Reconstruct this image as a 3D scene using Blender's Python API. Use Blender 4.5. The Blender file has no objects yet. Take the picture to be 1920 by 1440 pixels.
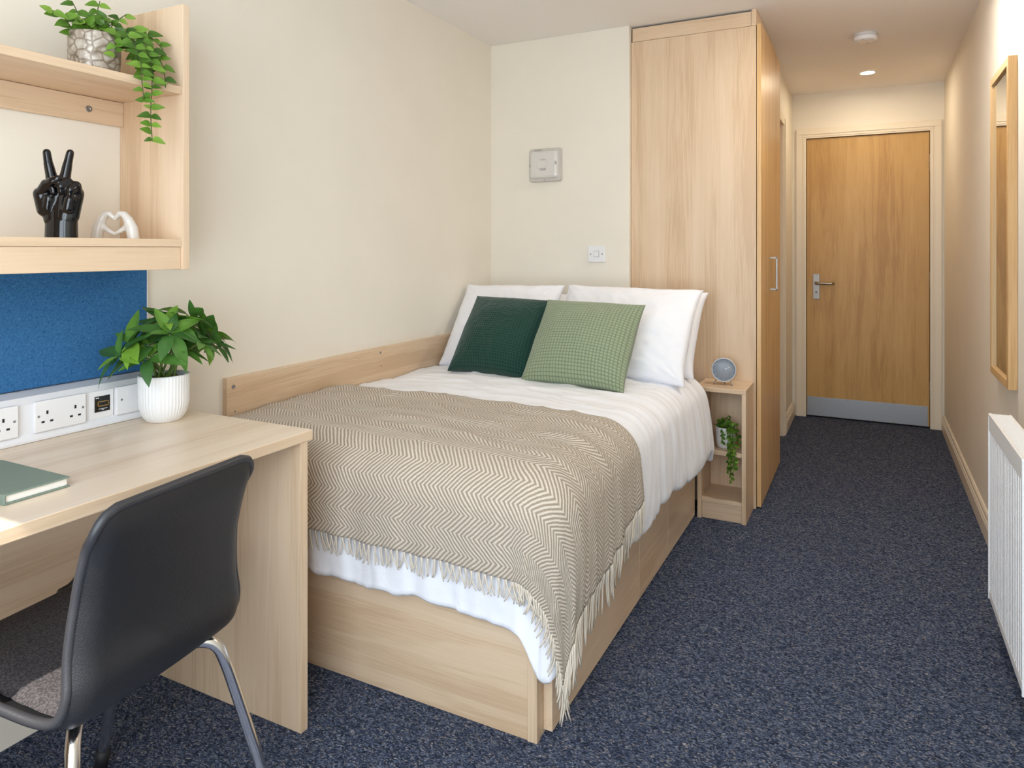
import bpy, bmesh, math, random
from mathutils import Vector, Matrix, noise
random.seed(7)
PI = math.pi
SC = bpy.context.scene
COL = SC.collection

# ------------------------------------------------------------------ camera
cam_d = bpy.data.cameras.new('camera')
cam = bpy.data.objects.new('camera', cam_d)
COL.objects.link(cam)
cam.location = (1.8364, -0.369, 1.194)
cam.rotation_euler = (PI / 2, 0, 0.4723)
cam_d.sensor_width = 36
cam_d.lens = 1311.5 * 36 / 1920
cam_d.shift_y = -(720 - 467.05) / 1920
cam_d.clip_start = 0.02
SC.camera = cam

# ------------------------------------------------------------------ sky, sun, exposure
W = bpy.data.worlds.new('sky')
SC.world = W
W.use_nodes = True
bg = W.node_tree.nodes['Background']
bg.inputs[0].default_value = (0.80, 0.90, 1.0, 1)
bg.inputs[1].default_value = 5.0

sun_d = bpy.data.lights.new('sun', 'SUN')
sun_d.energy = 6.0
sun_d.angle = 0.009
sun_d.color = (1.0, 0.95, 0.86)
sun = bpy.data.objects.new('sun', sun_d)
COL.objects.link(sun)
sun.location = (1.5, -4, 5)
sun.rotation_euler = Vector((-0.15, 0.741, -1.0)).to_track_quat('-Z', 'Y').to_euler()

WX0, WX1, WZ0, WZ1, WY = 0.68, 2.20, 0.33, 2.22, -0.74      # window opening in the wall behind the viewpoint
por_d = bpy.data.lights.new('window_portal', 'AREA')
por_d.shape = 'RECTANGLE'
por_d.size = WX1 - WX0
por_d.size_y = WZ1 - WZ0
por_d.cycles.is_portal = True
por = bpy.data.objects.new('window_portal', por_d)
COL.objects.link(por)
por.location = ((WX0 + WX1) / 2, WY - 0.015, (WZ0 + WZ1) / 2)
por.rotation_euler = (PI / 2, 0, 0)

vs = SC.view_settings
vs.view_transform = 'Standard'
vs.look = 'None'
vs.gamma = 1.0
vs.use_curve_mapping = False
vs.exposure = 0.60
SC.cycles.use_denoising = True
SC.cycles.max_bounces = 10
SC.cycles.diffuse_bounces = 7
SC.cycles.caustics_reflective = False
SC.cycles.caustics_refractive = False
SC.cycles.sample_clamp_indirect = 6.0

# ------------------------------------------------------------------ materials
MATS = {}
def nt(name):
    m = bpy.data.materials.new(name)
    m.use_nodes = True
    MATS[name] = m
    n = m.node_tree
    return m, n, n.nodes['Principled BSDF']

def N(n, t, **k):
    o = n.nodes.new(t)
    for a, b in k.items():
        if a in ('op',): o.operation = b
        else: setattr(o, a, b)
    return o

def setin(node, vals):
    for k, v in vals.items():
        node.inputs[k].default_value = v

def ramp(n, stops):
    r = N(n, 'ShaderNodeValToRGB')
    e = r.color_ramp.elements
    while len(e) < len(stops): e.new(0.5)
    for i, (p, c) in enumerate(stops):
        e[i].position = p
        e[i].color = (*c, 1)
    return r

def plain(name, col, rough=0.5, metal=0.0, spec=0.5, bump=None, var=0.0, coat=0.0):
    m, n, p = nt(name)
    setin(p, {'Base Color': (*col, 1), 'Roughness': rough, 'Metallic': metal, 'Specular IOR Level': spec, 'Coat Weight': coat})
    tc = N(n, 'ShaderNodeTexCoord')
    if var:
        ns = N(n, 'ShaderNodeTexNoise'); setin(ns, {'Scale': 4.0, 'Detail': 3.0})
        n.links.new(tc.outputs['Object'], ns.inputs['Vector'])
        a = [c * (1 - var) for c in col]; b = [min(1, c * (1 + var)) for c in col]
        r = ramp(n, [(0.3, a), (0.7, b)])
        n.links.new(ns.outputs['Fac'], r.inputs['Fac'])
        n.links.new(r.outputs['Color'], p.inputs['Base Color'])
    if bump:
        sc, st = bump
        ns = N(n, 'ShaderNodeTexNoise'); setin(ns, {'Scale': sc, 'Detail': 3.0})
        n.links.new(tc.outputs['Object'], ns.inputs['Vector'])
        b = N(n, 'ShaderNodeBump'); setin(b, {'Strength': st, 'Distance': 0.002})
        n.links.new(ns.outputs['Fac'], b.inputs['Height'])
        n.links.new(b.outputs['Normal'], p.inputs['Normal'])
    return m

def wood(name, axis, light, mid, dark, rough=0.38, scale=1.0):
    """laminate with grain running along the given axis of the object's own space"""
    m, n, p = nt(name)
    tc = N(n, 'ShaderNodeTexCoord')
    oi = N(n, 'ShaderNodeObjectInfo')
    off = N(n, 'ShaderNodeVectorMath', op='SCALE'); off.inputs[0].default_value = (7.3, 3.1, 5.7)
    n.links.new(oi.outputs['Random'], off.inputs['Scale'])
    add = N(n, 'ShaderNodeVectorMath', op='ADD')
    n.links.new(tc.outputs['Object'], add.inputs[0]); n.links.new(off.outputs[0], add.inputs[1])
    def mapped(along, across):
        mp = N(n, 'ShaderNodeMapping')
        s = [across * scale] * 3; s['xyz'.index(axis)] = along * scale
        mp.inputs['Scale'].default_value = s
        n.links.new(add.outputs[0], mp.inputs['Vector'])
        return mp
    big = N(n, 'ShaderNodeTexNoise'); setin(big, {'Scale': 1.0, 'Detail': 5.0, 'Roughness': 0.62, 'Distortion': 0.55})
    n.links.new(mapped(0.55, 11.0).outputs[0], big.inputs['Vector'])
    fine = N(n, 'ShaderNodeTexNoise'); setin(fine, {'Scale': 1.0, 'Detail': 3.0, 'Roughness': 0.6})
    n.links.new(mapped(6.0, 190.0).outputs[0], fine.inputs['Vector'])
    blot = N(n, 'ShaderNodeTexNoise'); setin(blot, {'Scale': 1.0, 'Detail': 2.0})
    n.links.new(mapped(2.0, 5.0).outputs[0], blot.inputs['Vector'])
    # growth rings: bands of the distorted noise
    sn = N(n, 'ShaderNodeMath', op='MULTIPLY'); sn.inputs[1].default_value = 60.0
    n.links.new(big.outputs['Fac'], sn.inputs[0])
    si = N(n, 'ShaderNodeMath', op='SINE'); n.links.new(sn.outputs[0], si.inputs[0])
    a1 = N(n, 'ShaderNodeMath', op='MULTIPLY_ADD'); a1.inputs[1].default_value = 0.035
    n.links.new(si.outputs[0], a1.inputs[0]); n.links.new(big.outputs['Fac'], a1.inputs[2])
    a2 = N(n, 'ShaderNodeMath', op='MULTIPLY_ADD'); a2.inputs[1].default_value = 0.35
    n.links.new(fine.outputs['Fac'], a2.inputs[0]); n.links.new(a1.outputs[0], a2.inputs[2])
    a3 = N(n, 'ShaderNodeMath', op='MULTIPLY_ADD'); a3.inputs[1].default_value = 0.35
    n.links.new(blot.outputs['Fac'], a3.inputs[0]); n.links.new(a2.outputs[0], a3.inputs[2])
    r = ramp(n, [(0.60, light), (0.86, mid), (1.0, dark)])
    n.links.new(a3.outputs[0], r.inputs['Fac'])
    n.links.new(r.outputs['Color'], p.inputs['Base Color'])
    setin(p, {'Roughness': rough, 'Specular IOR Level': 0.4})
    b = N(n, 'ShaderNodeBump'); setin(b, {'Strength': 0.06, 'Distance': 0.001})
    n.links.new(fine.outputs['Fac'], b.inputs['Height']); n.links.new(b.outputs['Normal'], p.inputs['Normal'])
    return m

ML, MM, MD = (0.735, 0.57, 0.405), (0.68, 0.505, 0.34), (0.59, 0.415, 0.262)
for ax in 'xyz':
    wood('maple_' + ax, ax, ML, MM, MD)
    wood('beech_' + ax, ax, (0.72, 0.475, 0.235), (0.65, 0.41, 0.185), (0.55, 0.33, 0.135))  # wardrobe doors get the warm downlight in this colour; mirror frame shares it
wood('maple_lit_y', 'y', (0.80, 0.68, 0.55), (0.75, 0.62, 0.48), (0.66, 0.52, 0.38), rough=0.32)  # maple lightened to put the window light into the desktop colour
wood('door_oak_z', 'z', (0.60, 0.385, 0.150), (0.53, 0.32, 0.11), (0.44, 0.245, 0.075), rough=0.42)

plain('wall_paint', (0.80, 0.747, 0.65), 0.85, bump=(140, 0.05), var=0.015)
plain('ceiling_paint', (0.85, 0.81, 0.775), 0.9, bump=(120, 0.05))
plain('cream_gloss', (0.78, 0.70, 0.565), 0.35)
plain('white_plastic', (0.80, 0.80, 0.81), 0.35)
plain('trunking_plastic', (0.76, 0.76, 0.78), 0.4)
plain('radiator_white', (0.92, 0.925, 0.93), 0.3)
plain('black_hole', (0.005, 0.005, 0.005), 0.6)
plain('steel', (0.42, 0.40, 0.38), 0.48, 1.0)
plain('steel_plate', (0.42, 0.43, 0.45), 0.42, 0.9)
plain('brass_dark', (0.36, 0.30, 0.24), 0.35, 1.0)
plain('chrome', (0.72, 0.70, 0.67), 0.12, 1.0)
plain('grey_screw', (0.30, 0.30, 0.30), 0.4, 0.8)
plain('black_gloss', (0.002, 0.002, 0.003), 0.07, spec=0.45, coat=0.15)
plain('white_ceramic', (0.62, 0.57, 0.51), 0.3, coat=0.2)
plain('pot_white', (0.82, 0.82, 0.82), 0.45)
plain('pot_matte', (0.70, 0.69, 0.68), 0.6)
plain('soil', (0.045, 0.028, 0.018), 0.95, bump=(90, 0.8))
plain('pebble', (0.20, 0.12, 0.075), 0.8, var=0.4)
plain('stem_green', (0.13, 0.20, 0.04), 0.5)
plain('stem_dark', (0.06, 0.085, 0.02), 0.6)
plain('chair_plastic', (0.013, 0.013, 0.015), 0.42, bump=(420, 0.35))
plain('chair_rim_lit', (0.030, 0.030, 0.034), 0.40, bump=(420, 0.25))  # shell colour raised to carry the window light along the edge
plain('rubber', (0.008, 0.008, 0.009), 0.6)
plain('book_cover', (0.19, 0.245, 0.20), 0.6, bump=(500, 0.15))
plain('paper', (0.83, 0.80, 0.74), 0.8)
plain('clock_grey', (0.52, 0.54, 0.56), 0.45)
plain('clock_face', (0.27, 0.31, 0.36), 0.6)
plain('clock_mark', (0.72, 0.74, 0.76), 0.4)
plain('gold', (0.55, 0.36, 0.12), 0.3, 1.0)
plain('glass_dark', (0.02, 0.02, 0.022), 0.2)
plain('mirror_glass', (0.83, 0.85, 0.84), 0.015, 1.0)
plain('lamp_diffuser', (0.66, 0.635, 0.60), 0.22, coat=0.5)
plain('lamp_base', (0.54, 0.51, 0.47), 0.45)
plain('lamp_inner', (0.42, 0.405, 0.39), 0.4)
plain('sheet', (0.82, 0.82, 0.84), 0.8, bump=(300, 0.05))
plain('gap_shade', (0.02, 0.016, 0.012), 0.9)  # near-black colour standing in for shade inside gaps
plain('fringe_yarn', (0.66, 0.585, 0.48), 0.9, bump=(600, 0.4), var=0.12)

def fabric(name, col, var=0.05):
    m, n, p = nt(name)
    setin(p, {'Roughness': 0.85, 'Specular IOR Level': 0.15, 'Sheen Weight': 0.15})
    tc = N(n, 'ShaderNodeTexCoord')
    ns = N(n, 'ShaderNodeTexNoise'); setin(ns, {'Scale': 500.0, 'Detail': 2.0})
    n.links.new(tc.outputs['Object'], ns.inputs['Vector'])
    r = ramp(n, [(0.3, [c * (1 - var) for c in col]), (0.7, [min(1, c * (1 + var)) for c in col])])
    n.links.new(ns.outputs['Fac'], r.inputs['Fac']); n.links.new(r.outputs['Color'], p.inputs['Base Color'])
    n2 = N(n, 'ShaderNodeTexNoise'); setin(n2, {'Scale': 22.0, 'Detail': 5.0, 'Distortion': 1.0})
    n.links.new(tc.outputs['Object'], n2.inputs['Vector'])
    mx = N(n, 'ShaderNodeMath', op='MULTIPLY_ADD'); mx.inputs[1].default_value = 0.05
    n.links.new(ns.outputs['Fac'], mx.inputs[0]); n.links.new(n2.outputs['Fac'], mx.inputs[2])
    b = N(n, 'ShaderNodeBump'); setin(b, {'Strength': 0.25, 'Distance': 0.006})
    n.links.new(mx.outputs[0], b.inputs['Height']); n.links.new(b.outputs['Normal'], p.inputs['Normal'])
    return m
fabric('white_linen', (0.85, 0.855, 0.89), 0.01)
fabric('pillow_cotton', (0.85, 0.85, 0.885), 0.01)

def seat_fabric():
    m, n, p = nt('seat_fabric')
    tc = N(n, 'ShaderNodeTexCoord')
    v = N(n, 'ShaderNodeTexVoronoi'); setin(v, {'Scale': 240.0})
    n.links.new(tc.outputs['Object'], v.inputs['Vector'])
    r = ramp(n, [(0.1, (0.085, 0.073, 0.075)), (0.7, (0.028, 0.024, 0.026))])
    n.links.new(v.outputs['Distance'], r.inputs['Fac']); n.links.new(r.outputs['Color'], p.inputs['Base Color'])
    b = N(n, 'ShaderNodeBump'); setin(b, {'Strength': 0.5, 'Distance': 0.002}); b.invert = True
    n.links.new(v.outputs['Distance'], b.inputs['Height']); n.links.new(b.outputs['Normal'], p.inputs['Normal'])
    p.inputs['Roughness'].default_value = 0.9
seat_fabric()

def felt():
    m, n, p = nt('blue_felt')
    tc = N(n, 'ShaderNodeTexCoord')
    a = N(n, 'ShaderNodeTexNoise'); setin(a, {'Scale': 210.0, 'Detail': 4.0, 'Distortion': 1.5})
    n.links.new(tc.outputs['Object'], a.inputs['Vector'])
    r = ramp(n, [(0.3, (0.022, 0.095, 0.235)), (0.7, (0.06, 0.195, 0.40))])
    n.links.new(a.outputs['Fac'], r.inputs['Fac']); n.links.new(r.outputs['Color'], p.inputs['Base Color'])
    b = N(n, 'ShaderNodeBump'); setin(b, {'Strength': 0.6, 'Distance': 0.002})
    n.links.new(a.outputs['Fac'], b.inputs['Height']); n.links.new(b.outputs['Normal'], p.inputs['Normal'])
    setin(p, {'Roughness': 0.95, 'Specular IOR Level': 0.1})
felt()

def carpet():
    m, n, p = nt('carpet')
    tc = N(n, 'ShaderNodeTexCoord')
    warp = N(n, 'ShaderNodeTexNoise'); setin(warp, {'Scale': 60.0, 'Detail': 2.0})
    n.links.new(tc.outputs['Object'], warp.inputs['Vector'])
    mixv = N(n, 'ShaderNodeMixRGB'); mixv.blend_type = 'ADD'; mixv.inputs[0].default_value = 0.018
    n.links.new(tc.outputs['Object'], mixv.inputs[1]); n.links.new(warp.outputs['Color'], mixv.inputs[2])
    mp = N(n, 'ShaderNodeMapping'); mp.inputs['Scale'].default_value = (1.0, 1.7, 1.0); mp.inputs['Rotation'].default_value = (0, 0, 0.5)
    n.links.new(mixv.outputs[0], mp.inputs['Vector'])
    v = N(n, 'ShaderNodeTexVoronoi'); setin(v, {'Scale': 165.0})
    n.links.new(mp.outputs[0], v.inputs['Vector'])
    sep = N(n, 'ShaderNodeSeparateColor'); n.links.new(v.outputs['Color'], sep.inputs[0])
    r = ramp(n, [(0.0, (0.040, 0.054, 0.096)), (0.35, (0.092, 0.120, 0.200)), (0.62, (0.160, 0.200, 0.305)), (0.84, (0.24, 0.275, 0.375)), (0.97, (0.36, 0.35, 0.375))])
    n.links.new(sep.outputs[0], r.inputs['Fac'])
    dk = N(n, 'ShaderNodeMapRange'); setin(dk, {'From Min': 0.05, 'From Max': 0.75, 'To Min': 1.12, 'To Max': 0.35})
    n.links.new(v.outputs['Distance'], dk.inputs['Value'])
    mul = N(n, 'ShaderNodeMixRGB'); mul.blend_type = 'MULTIPLY'; mul.inputs[0].default_value = 1.0
    n.links.new(r.outputs['Color'], mul.inputs[1]); n.links.new(dk.outputs[0], mul.inputs[2])
    n.links.new(mul.outputs[0], p.inputs['Base Color'])
    b = N(n, 'ShaderNodeBump'); setin(b, {'Strength': 0.9, 'Distance': 0.006}); b.invert = True
    n.links.new(v.outputs['Distance'], b.inputs['Height']); n.links.new(b.outputs['Normal'], p.inputs['Normal'])
    setin(p, {'Roughness': 1.0, 'Specular IOR Level': 0.05})
carpet()

def herringbone():
    m, n, p = nt('herringbone_wool')
    uv = N(n, 'ShaderNodeUVMap')
    ns = N(n, 'ShaderNodeTexNoise'); setin(ns, {'Scale': 12.0, 'Detail': 3.0})
    n.links.new(uv.outputs[0], ns.inputs['Vector'])
    mixv = N(n, 'ShaderNodeMixRGB'); mixv.blend_type = 'ADD'; mixv.inputs[0].default_value = 0.012
    n.links.new(uv.outputs[0], mixv.inputs[1]); n.links.new(ns.outputs['Color'], mixv.inputs[2])
    sp = N(n, 'ShaderNodeSeparateXYZ'); n.links.new(mixv.outputs[0], sp.inputs[0])
    tri = N(n, 'ShaderNodeMath', op='PINGPONG'); tri.inputs[1].default_value = 0.048
    n.links.new(sp.outputs['Y'], tri.inputs[0])
    ph = N(n, 'ShaderNodeMath', op='ADD'); n.links.new(sp.outputs['X'], ph.inputs[0]); n.links.new(tri.outputs[0], ph.inputs[1])
    st = N(n, 'ShaderNodeMath', op='PINGPONG'); st.inputs[1].default_value = 0.0062
    n.links.new(ph.outputs[0], st.inputs[0])
    nm = N(n, 'ShaderNodeMath', op='DIVIDE'); nm.inputs[1].default_value = 0.0062
    n.links.new(st.outputs[0], nm.inputs[0])
    yarn = N(n, 'ShaderNodeTexNoise'); setin(yarn, {'Scale': 420.0, 'Detail': 2.0})
    n.links.new(uv.outputs[0], yarn.inputs['Vector'])
    ad = N(n, 'ShaderNodeMath', op='MULTIPLY_ADD'); ad.inputs[1].default_value = 0.9
    n.links.new(yarn.outputs['Fac'], ad.inputs[0]); n.links.new(nm.outputs[0], ad.inputs[2])
    r = ramp(n, [(0.50, (0.31, 0.245, 0.18)), (0.82, (0.47, 0.39, 0.305)), (1.0, (0.66, 0.58, 0.48))])
    hv = N(n, 'ShaderNodeMath', op='MULTIPLY'); hv.inputs[1].default_value = 0.85
    n.links.new(ad.outputs[0], hv.inputs[0]); n.links.new(hv.outputs[0], r.inputs['Fac'])
    n.links.new(r.outputs['Color'], p.inputs['Base Color'])
    b = N(n, 'ShaderNodeBump'); setin(b, {'Strength': 0.7, 'Distance': 0.003})
    n.links.new(ad.outputs[0], b.inputs['Height']); n.links.new(b.outputs['Normal'], p.inputs['Normal'])
    setin(p, {'Roughness': 0.95, 'Specular IOR Level': 0.1, 'Sheen Weight': 0.2})
herringbone()

def leafmat(name, a, b, c):
    m, n, p = nt(name)
    oi = N(n, 'ShaderNodeObjectInfo')
    r = ramp(n, [(0.0, a), (0.55, b), (1.0, c)])
    n.links.new(oi.outputs['Random'], r.inputs['Fac'])
    tc = N(n, 'ShaderNodeTexCoord')
    ns = N(n, 'ShaderNodeTexNoise'); setin(ns, {'Scale': 45.0, 'Detail': 2.0})
    n.links.new(tc.outputs['Object'], ns.inputs['Vector'])
    mx = N(n, 'ShaderNodeMixRGB'); mx.blend_type = 'OVERLAY'; mx.inputs[0].default_value = 0.35
    n.links.new(r.outputs['Color'], mx.inputs[1]); n.links.new(ns.outputs['Fac'], mx.inputs[2])
    n.links.new(mx.outputs[0], p.inputs['Base Color'])
    setin(p, {'Roughness': 0.38, 'Specular IOR Level': 0.4, 'Subsurface Weight': 0.0})
    tr = N(n, 'ShaderNodeBsdfTranslucent')
    n.links.new(mx.outputs[0], tr.inputs['Color'])
    ms = N(n, 'ShaderNodeMixShader'); ms.inputs[0].default_value = 0.18
    out = n.nodes['Material Output']
    n.links.new(p.outputs[0], ms.inputs[1]); n.links.new(tr.outputs[0], ms.inputs[2]); n.links.new(ms.outputs[0], out.inputs['Surface'])
leafmat('leaf_desk', (0.045, 0.13, 0.03), (0.085, 0.22, 0.035), (0.20, 0.38, 0.04))
leafmat('leaf_vine', (0.045, 0.12, 0.012), (0.12, 0.26, 0.025), (0.22, 0.38, 0.05))

def mercury():
    m, n, p = nt('mosaic_silver')
    tc = N(n, 'ShaderNodeTexCoord')
    v = N(n, 'ShaderNodeTexVoronoi'); v.feature = 'DISTANCE_TO_EDGE'; setin(v, {'Scale': 45.0})
    n.links.new(tc.outputs['Object'], v.inputs['Vector'])
    ns = N(n, 'ShaderNodeTexNoise'); setin(ns, {'Scale': 60.0, 'Detail': 4.0})
    n.links.new(tc.outputs['Object'], ns.inputs['Vector'])
    r = ramp(n, [(0.0, (0.24, 0.19, 0.14)), (0.05, (0.34, 0.29, 0.23)), (0.14, (0.52, 0.47, 0.41))])
    n.links.new(v.outputs['Distance'], r.inputs['Fac'])
    r2 = ramp(n, [(0.35, (0.55, 0.5, 0.44)), (0.65, (1, 1, 1))])
    n.links.new(ns.outputs['Fac'], r2.inputs['Fac'])
    mx = N(n, 'ShaderNodeMixRGB'); mx.blend_type = 'MULTIPLY'; mx.inputs[0].default_value = 1
    n.links.new(r.outputs[0], mx.inputs[1]); n.links.new(r2.outputs[0], mx.inputs[2])
    n.links.new(mx.outputs[0], p.inputs['Base Color'])
    setin(p, {'Roughness': 0.30, 'Metallic': 0.2})
    b = N(n, 'ShaderNodeBump'); setin(b, {'Strength': 0.5, 'Distance': 0.003})
    n.links.new(r.outputs[0], b.inputs['Height']); n.links.new(b.outputs['Normal'], p.inputs['Normal'])
mercury()

def waffle(name, col):
    m, n, p = nt(name)
    uv = N(n, 'ShaderNodeUVMap')
    sp = N(n, 'ShaderNodeSeparateXYZ'); n.links.new(uv.outputs[0], sp.inputs[0])
    fac = []
    for ax in 'XY':
        a = N(n, 'ShaderNodeMath', op='PINGPONG'); a.inputs[1].default_value = 0.5
        n.links.new(sp.outputs[ax], a.inputs[0]); fac.append(a)
    mn = N(n, 'ShaderNodeMath', op='MINIMUM'); n.links.new(fac[0].outputs[0], mn.inputs[0]); n.links.new(fac[1].outputs[0], mn.inputs[1])
    r = ramp(n, [(0.0, [c * 0.55 for c in col]), (0.16, col), (0.5, [min(1, c * 1.2) for c in col])])
    n.links.new(mn.outputs[0], r.inputs['Fac']); n.links.new(r.outputs[0], p.inputs['Base Color'])
    ns = N(n, 'ShaderNodeTexNoise'); setin(ns, {'Scale': 8.0, 'Detail': 2.0}); n.links.new(uv.outputs[0], ns.inputs['Vector'])
    b = N(n, 'ShaderNodeBump'); setin(b, {'Strength': 0.4, 'Distance': 0.002})
    n.links.new(ns.outputs['Fac'], b.inputs['Height']); n.links.new(b.outputs['Normal'], p.inputs['Normal'])
    setin(p, {'Roughness': 0.9, 'Specular IOR Level': 0.15, 'Sheen Weight': 0.25})
waffle('waffle_dark_green', (0.014, 0.055, 0.040))
waffle('waffle_sage', (0.27, 0.325, 0.205))

def emis(name, col, s):
    m, n, p = nt(name)
    setin(p, {'Base Color': (*col, 1), 'Emission Color': (*col, 1), 'Emission Strength': s})
emis('downlight_glow', (1.0, 0.84, 0.62), 230.0)
emis('fill_lamp_glow', (1.0, 0.93, 0.84), 35.0)  # glow of the added fill lamp

# ------------------------------------------------------------------ helpers
def link(o): COL.objects.link(o); return o

def thing(name, label, cat, loc=(0, 0, 0), group=None, rotz=0.0):
    o = bpy.data.objects.new(name, None)
    o.empty_display_size = 0.05
    link(o); o.location = loc; o.rotation_euler = (0, 0, rotz)
    o['label'] = label; o['category'] = cat
    if group: o['group'] = group
    return o

def tag(o, label, cat, group=None):
    o['label'] = label; o['category'] = cat
    if group: o['group'] = group
    return o

def adopt(o, parent, local=False):
    """parent a mesh; world-built meshes keep their place (parents are only translated)"""
    if parent is None: return o
    o.parent = parent
    if not local:
        p, t = parent, Vector((0, 0, 0))
        if parent.type == 'EMPTY':
            o.matrix_parent_inverse = Matrix.Translation(-Vector(parent.location))
    return o

def from_bm(name, bm, mat, parent=None, smooth=False, local=False):
    me = bpy.data.meshes.new(name)
    bm.normal_update(); bm.to_mesh(me); bm.free()
    if mat: me.materials.append(MATS[mat])
    if smooth:
        for f in me.polygons: f.use_smooth = True
    o = link(bpy.data.objects.new(name, me))
    return adopt(o, parent, local)

def from_py(name, vs_, fs, mat, parent=None, smooth=True, local=False):
    me = bpy.data.meshes.new(name)
    me.from_pydata([tuple(v) for v in vs_], [], fs)
    me.update()
    if mat: me.materials.append(MATS[mat])
    if smooth:
        for f in me.polygons: f.use_smooth = True
    o = link(bpy.data.objects.new(name, me))
    return adopt(o, parent, local)

def add_box(bm, lo, hi, bev=0.0015, seg=2):
    b = bmesh.new()
    bmesh.ops.create_cube(b, size=1)
    d = [h - l for l, h in zip(lo, hi)]
    for v in b.verts:
        v.co = Vector([lo[i] + (v.co[i] + 0.5) * d[i] for i in range(3)])
    bev = min(bev, min(d) * 0.4)
    if bev > 0:
        bmesh.ops.bevel(b, geom=b.edges[:], offset=bev, segments=seg, affect='EDGES', profile=0.5)
    me = bpy.data.meshes.new('tmp'); b.to_mesh(me); b.free()
    bm.from_mesh(me); bpy.data.meshes.remove(me)

def box(name, lo, hi, mat, parent=None, bev=0.0015, local=False, seg=2):
    bm = bmesh.new(); add_box(bm, lo, hi, bev, seg)
    return from_bm(name, bm, mat, parent, local=local)

def boxes(name, lst, mat, parent=None, bev=0.0015, local=False):
    bm = bmesh.new()
    for lo, hi in lst: add_box(bm, lo, hi, bev)
    return from_bm(name, bm, mat, parent, local=local)

def struct(o):
    o['kind'] = 'structure'; return o

def lathe(name, prof, c, mat, parent=None, seg=48, axis='z', mod=None, smooth=True, local=False, caps=True):
    """prof: (radius, height) pairs; mod(angle, radius, i) -> radius"""
    vs_, fs = [], []
    for i, (r, h) in enumerate(prof):
        for k in range(seg):
            a = 2 * PI * k / seg
            rr = mod(a, r, i) if mod else r
            x, y = rr * math.cos(a), rr * math.sin(a)
            p = {'z': (x, y, h), 'x': (h, x, y), 'y': (x, -h, y) if False else (y, h, x)}[axis]
            vs_.append((c[0] + p[0], c[1] + p[1], c[2] + p[2]))
    for i in range(len(prof) - 1):
        for k in range(seg):
            k2 = (k + 1) % seg
            fs.append((i * seg + k, i * seg + k2, (i + 1) * seg + k2, (i + 1) * seg + k))
    if caps:
        fs.append(tuple(reversed(range(seg))))
        fs.append(tuple((len(prof) - 1) * seg + k for k in range(seg)))
    return from_py(name, vs_, fs, mat, parent, smooth, local)

def smooth_path(pts, n=8):
    pts = [Vector(p) for p in pts]
    out = []
    for i in range(len(pts) - 1):
        p0 = pts[max(i - 1, 0)]; p1 = pts[i]; p2 = pts[i + 1]; p3 = pts[min(i + 2, len(pts) - 1)]
        for k in range(n):
            t = k / n
            out.append(0.5 * ((2 * p1) + (p2 - p0) * t + (2 * p0 - 5 * p1 + 4 * p2 - p3) * t * t + (3 * p1 - p0 - 3 * p2 + p3) * t ** 3))
    out.append(pts[-1])
    return out

def tube_data(path, rad, seg=10, cap=True):
    vs_, fs = [], []
    n = len(path)
    path = [Vector(p) for p in path]
    rads = rad if isinstance(rad, (list, tuple)) else [rad] * n
    up = None
    for i, p in enumerate(path):
        t = (path[min(i + 1, n - 1)] - path[max(i - 1, 0)]).normalized()
        if up is None:
            up = Vector((0, 0, 1)) if abs(t.z) < 0.9 else Vector((1, 0, 0))
        a = (up - t * up.dot(t)).normalized(); up = a
        b = t.cross(a)
        for k in range(seg):
            an = 2 * PI * k / seg
            vs_.append(p + (a * math.cos(an) + b * math.sin(an)) * rads[i])
    for i in range(n - 1):
        for k in range(seg):
            k2 = (k + 1) % seg
            fs.append((i * seg + k, i * seg + k2, (i + 1) * seg + k2, (i + 1) * seg + k))
    if cap:
        fs.append(tuple(reversed(range(seg)))); fs.append(tuple((n - 1) * seg + k for k in range(seg)))
    return vs_, fs

def tube(name, path, rad, mat, parent=None, seg=10, local=False):
    v, f = tube_data(path, rad, seg)
    return from_py(name, v, f, mat, parent, True, local)

def multi_tube(name, items, mat, parent=None, seg=6, local=False):
    V, F = [], []
    for path, rad in items:
        v, f = tube_data(path, rad, seg)
        o = len(V); V += v; F += [tuple(i + o for i in q) for q in f]
    return from_py(name, V, F, mat, parent, True, local)

def grid_faces(nu, nv):
    return [(i * nv + j, i * nv + j + 1, (i + 1) * nv + j + 1, (i + 1) * nv + j) for i in range(nu - 1) for j in range(nv - 1)]

def bake(o):
    """apply the modifiers of o"""
    dg = bpy.context.evaluated_depsgraph_get()
    me = bpy.data.meshes.new_from_object(o.evaluated_get(dg))
    old = o.data; nm = old.name
    o.modifiers.clear(); o.data = me
    bpy.data.meshes.remove(old); me.name = nm
    for f in me.polygons: f.use_smooth = True

# ------------------------------------------------------------------ the room
XR, HC, YD, YH = 2.277, 2.30, 5.037, 2.975
XHL = 1.343
struct(box('floor', (-0.1, -0.8, -0.1), (2.45, 5.2, 0), 'carpet', bev=0))
struct(box('ceiling', (-0.1, -0.8, HC), (2.45, 5.2, HC + 0.1), 'ceiling_paint', bev=0))
struct(box('wall_left', (-0.1, -0.8, 0), (0, YH, HC), 'wall_paint', bev=0))
struct(box('wall_head', (-0.1, YH, 0), (0.779, 3.9, HC), 'wall_paint', bev=0.002))
struct(box('wall_right', (XR, -0.8, 0), (XR + 0.1, 5.2, HC), 'wall_paint', bev=0))
DX0, DX1, DH = 1.4351, 2.1958, 1.981
struct(boxes('wall_entry', [((0.779, YD, 0), (DX0 - 0.03, 5.2, HC)), ((DX1 + 0.03, YD, 0), (XR, 5.2, HC)), ((DX0 - 0.03, YD, DH + 0.03), (DX1 + 0.03, 5.2, HC))], 'wall_paint', bev=0))
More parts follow.
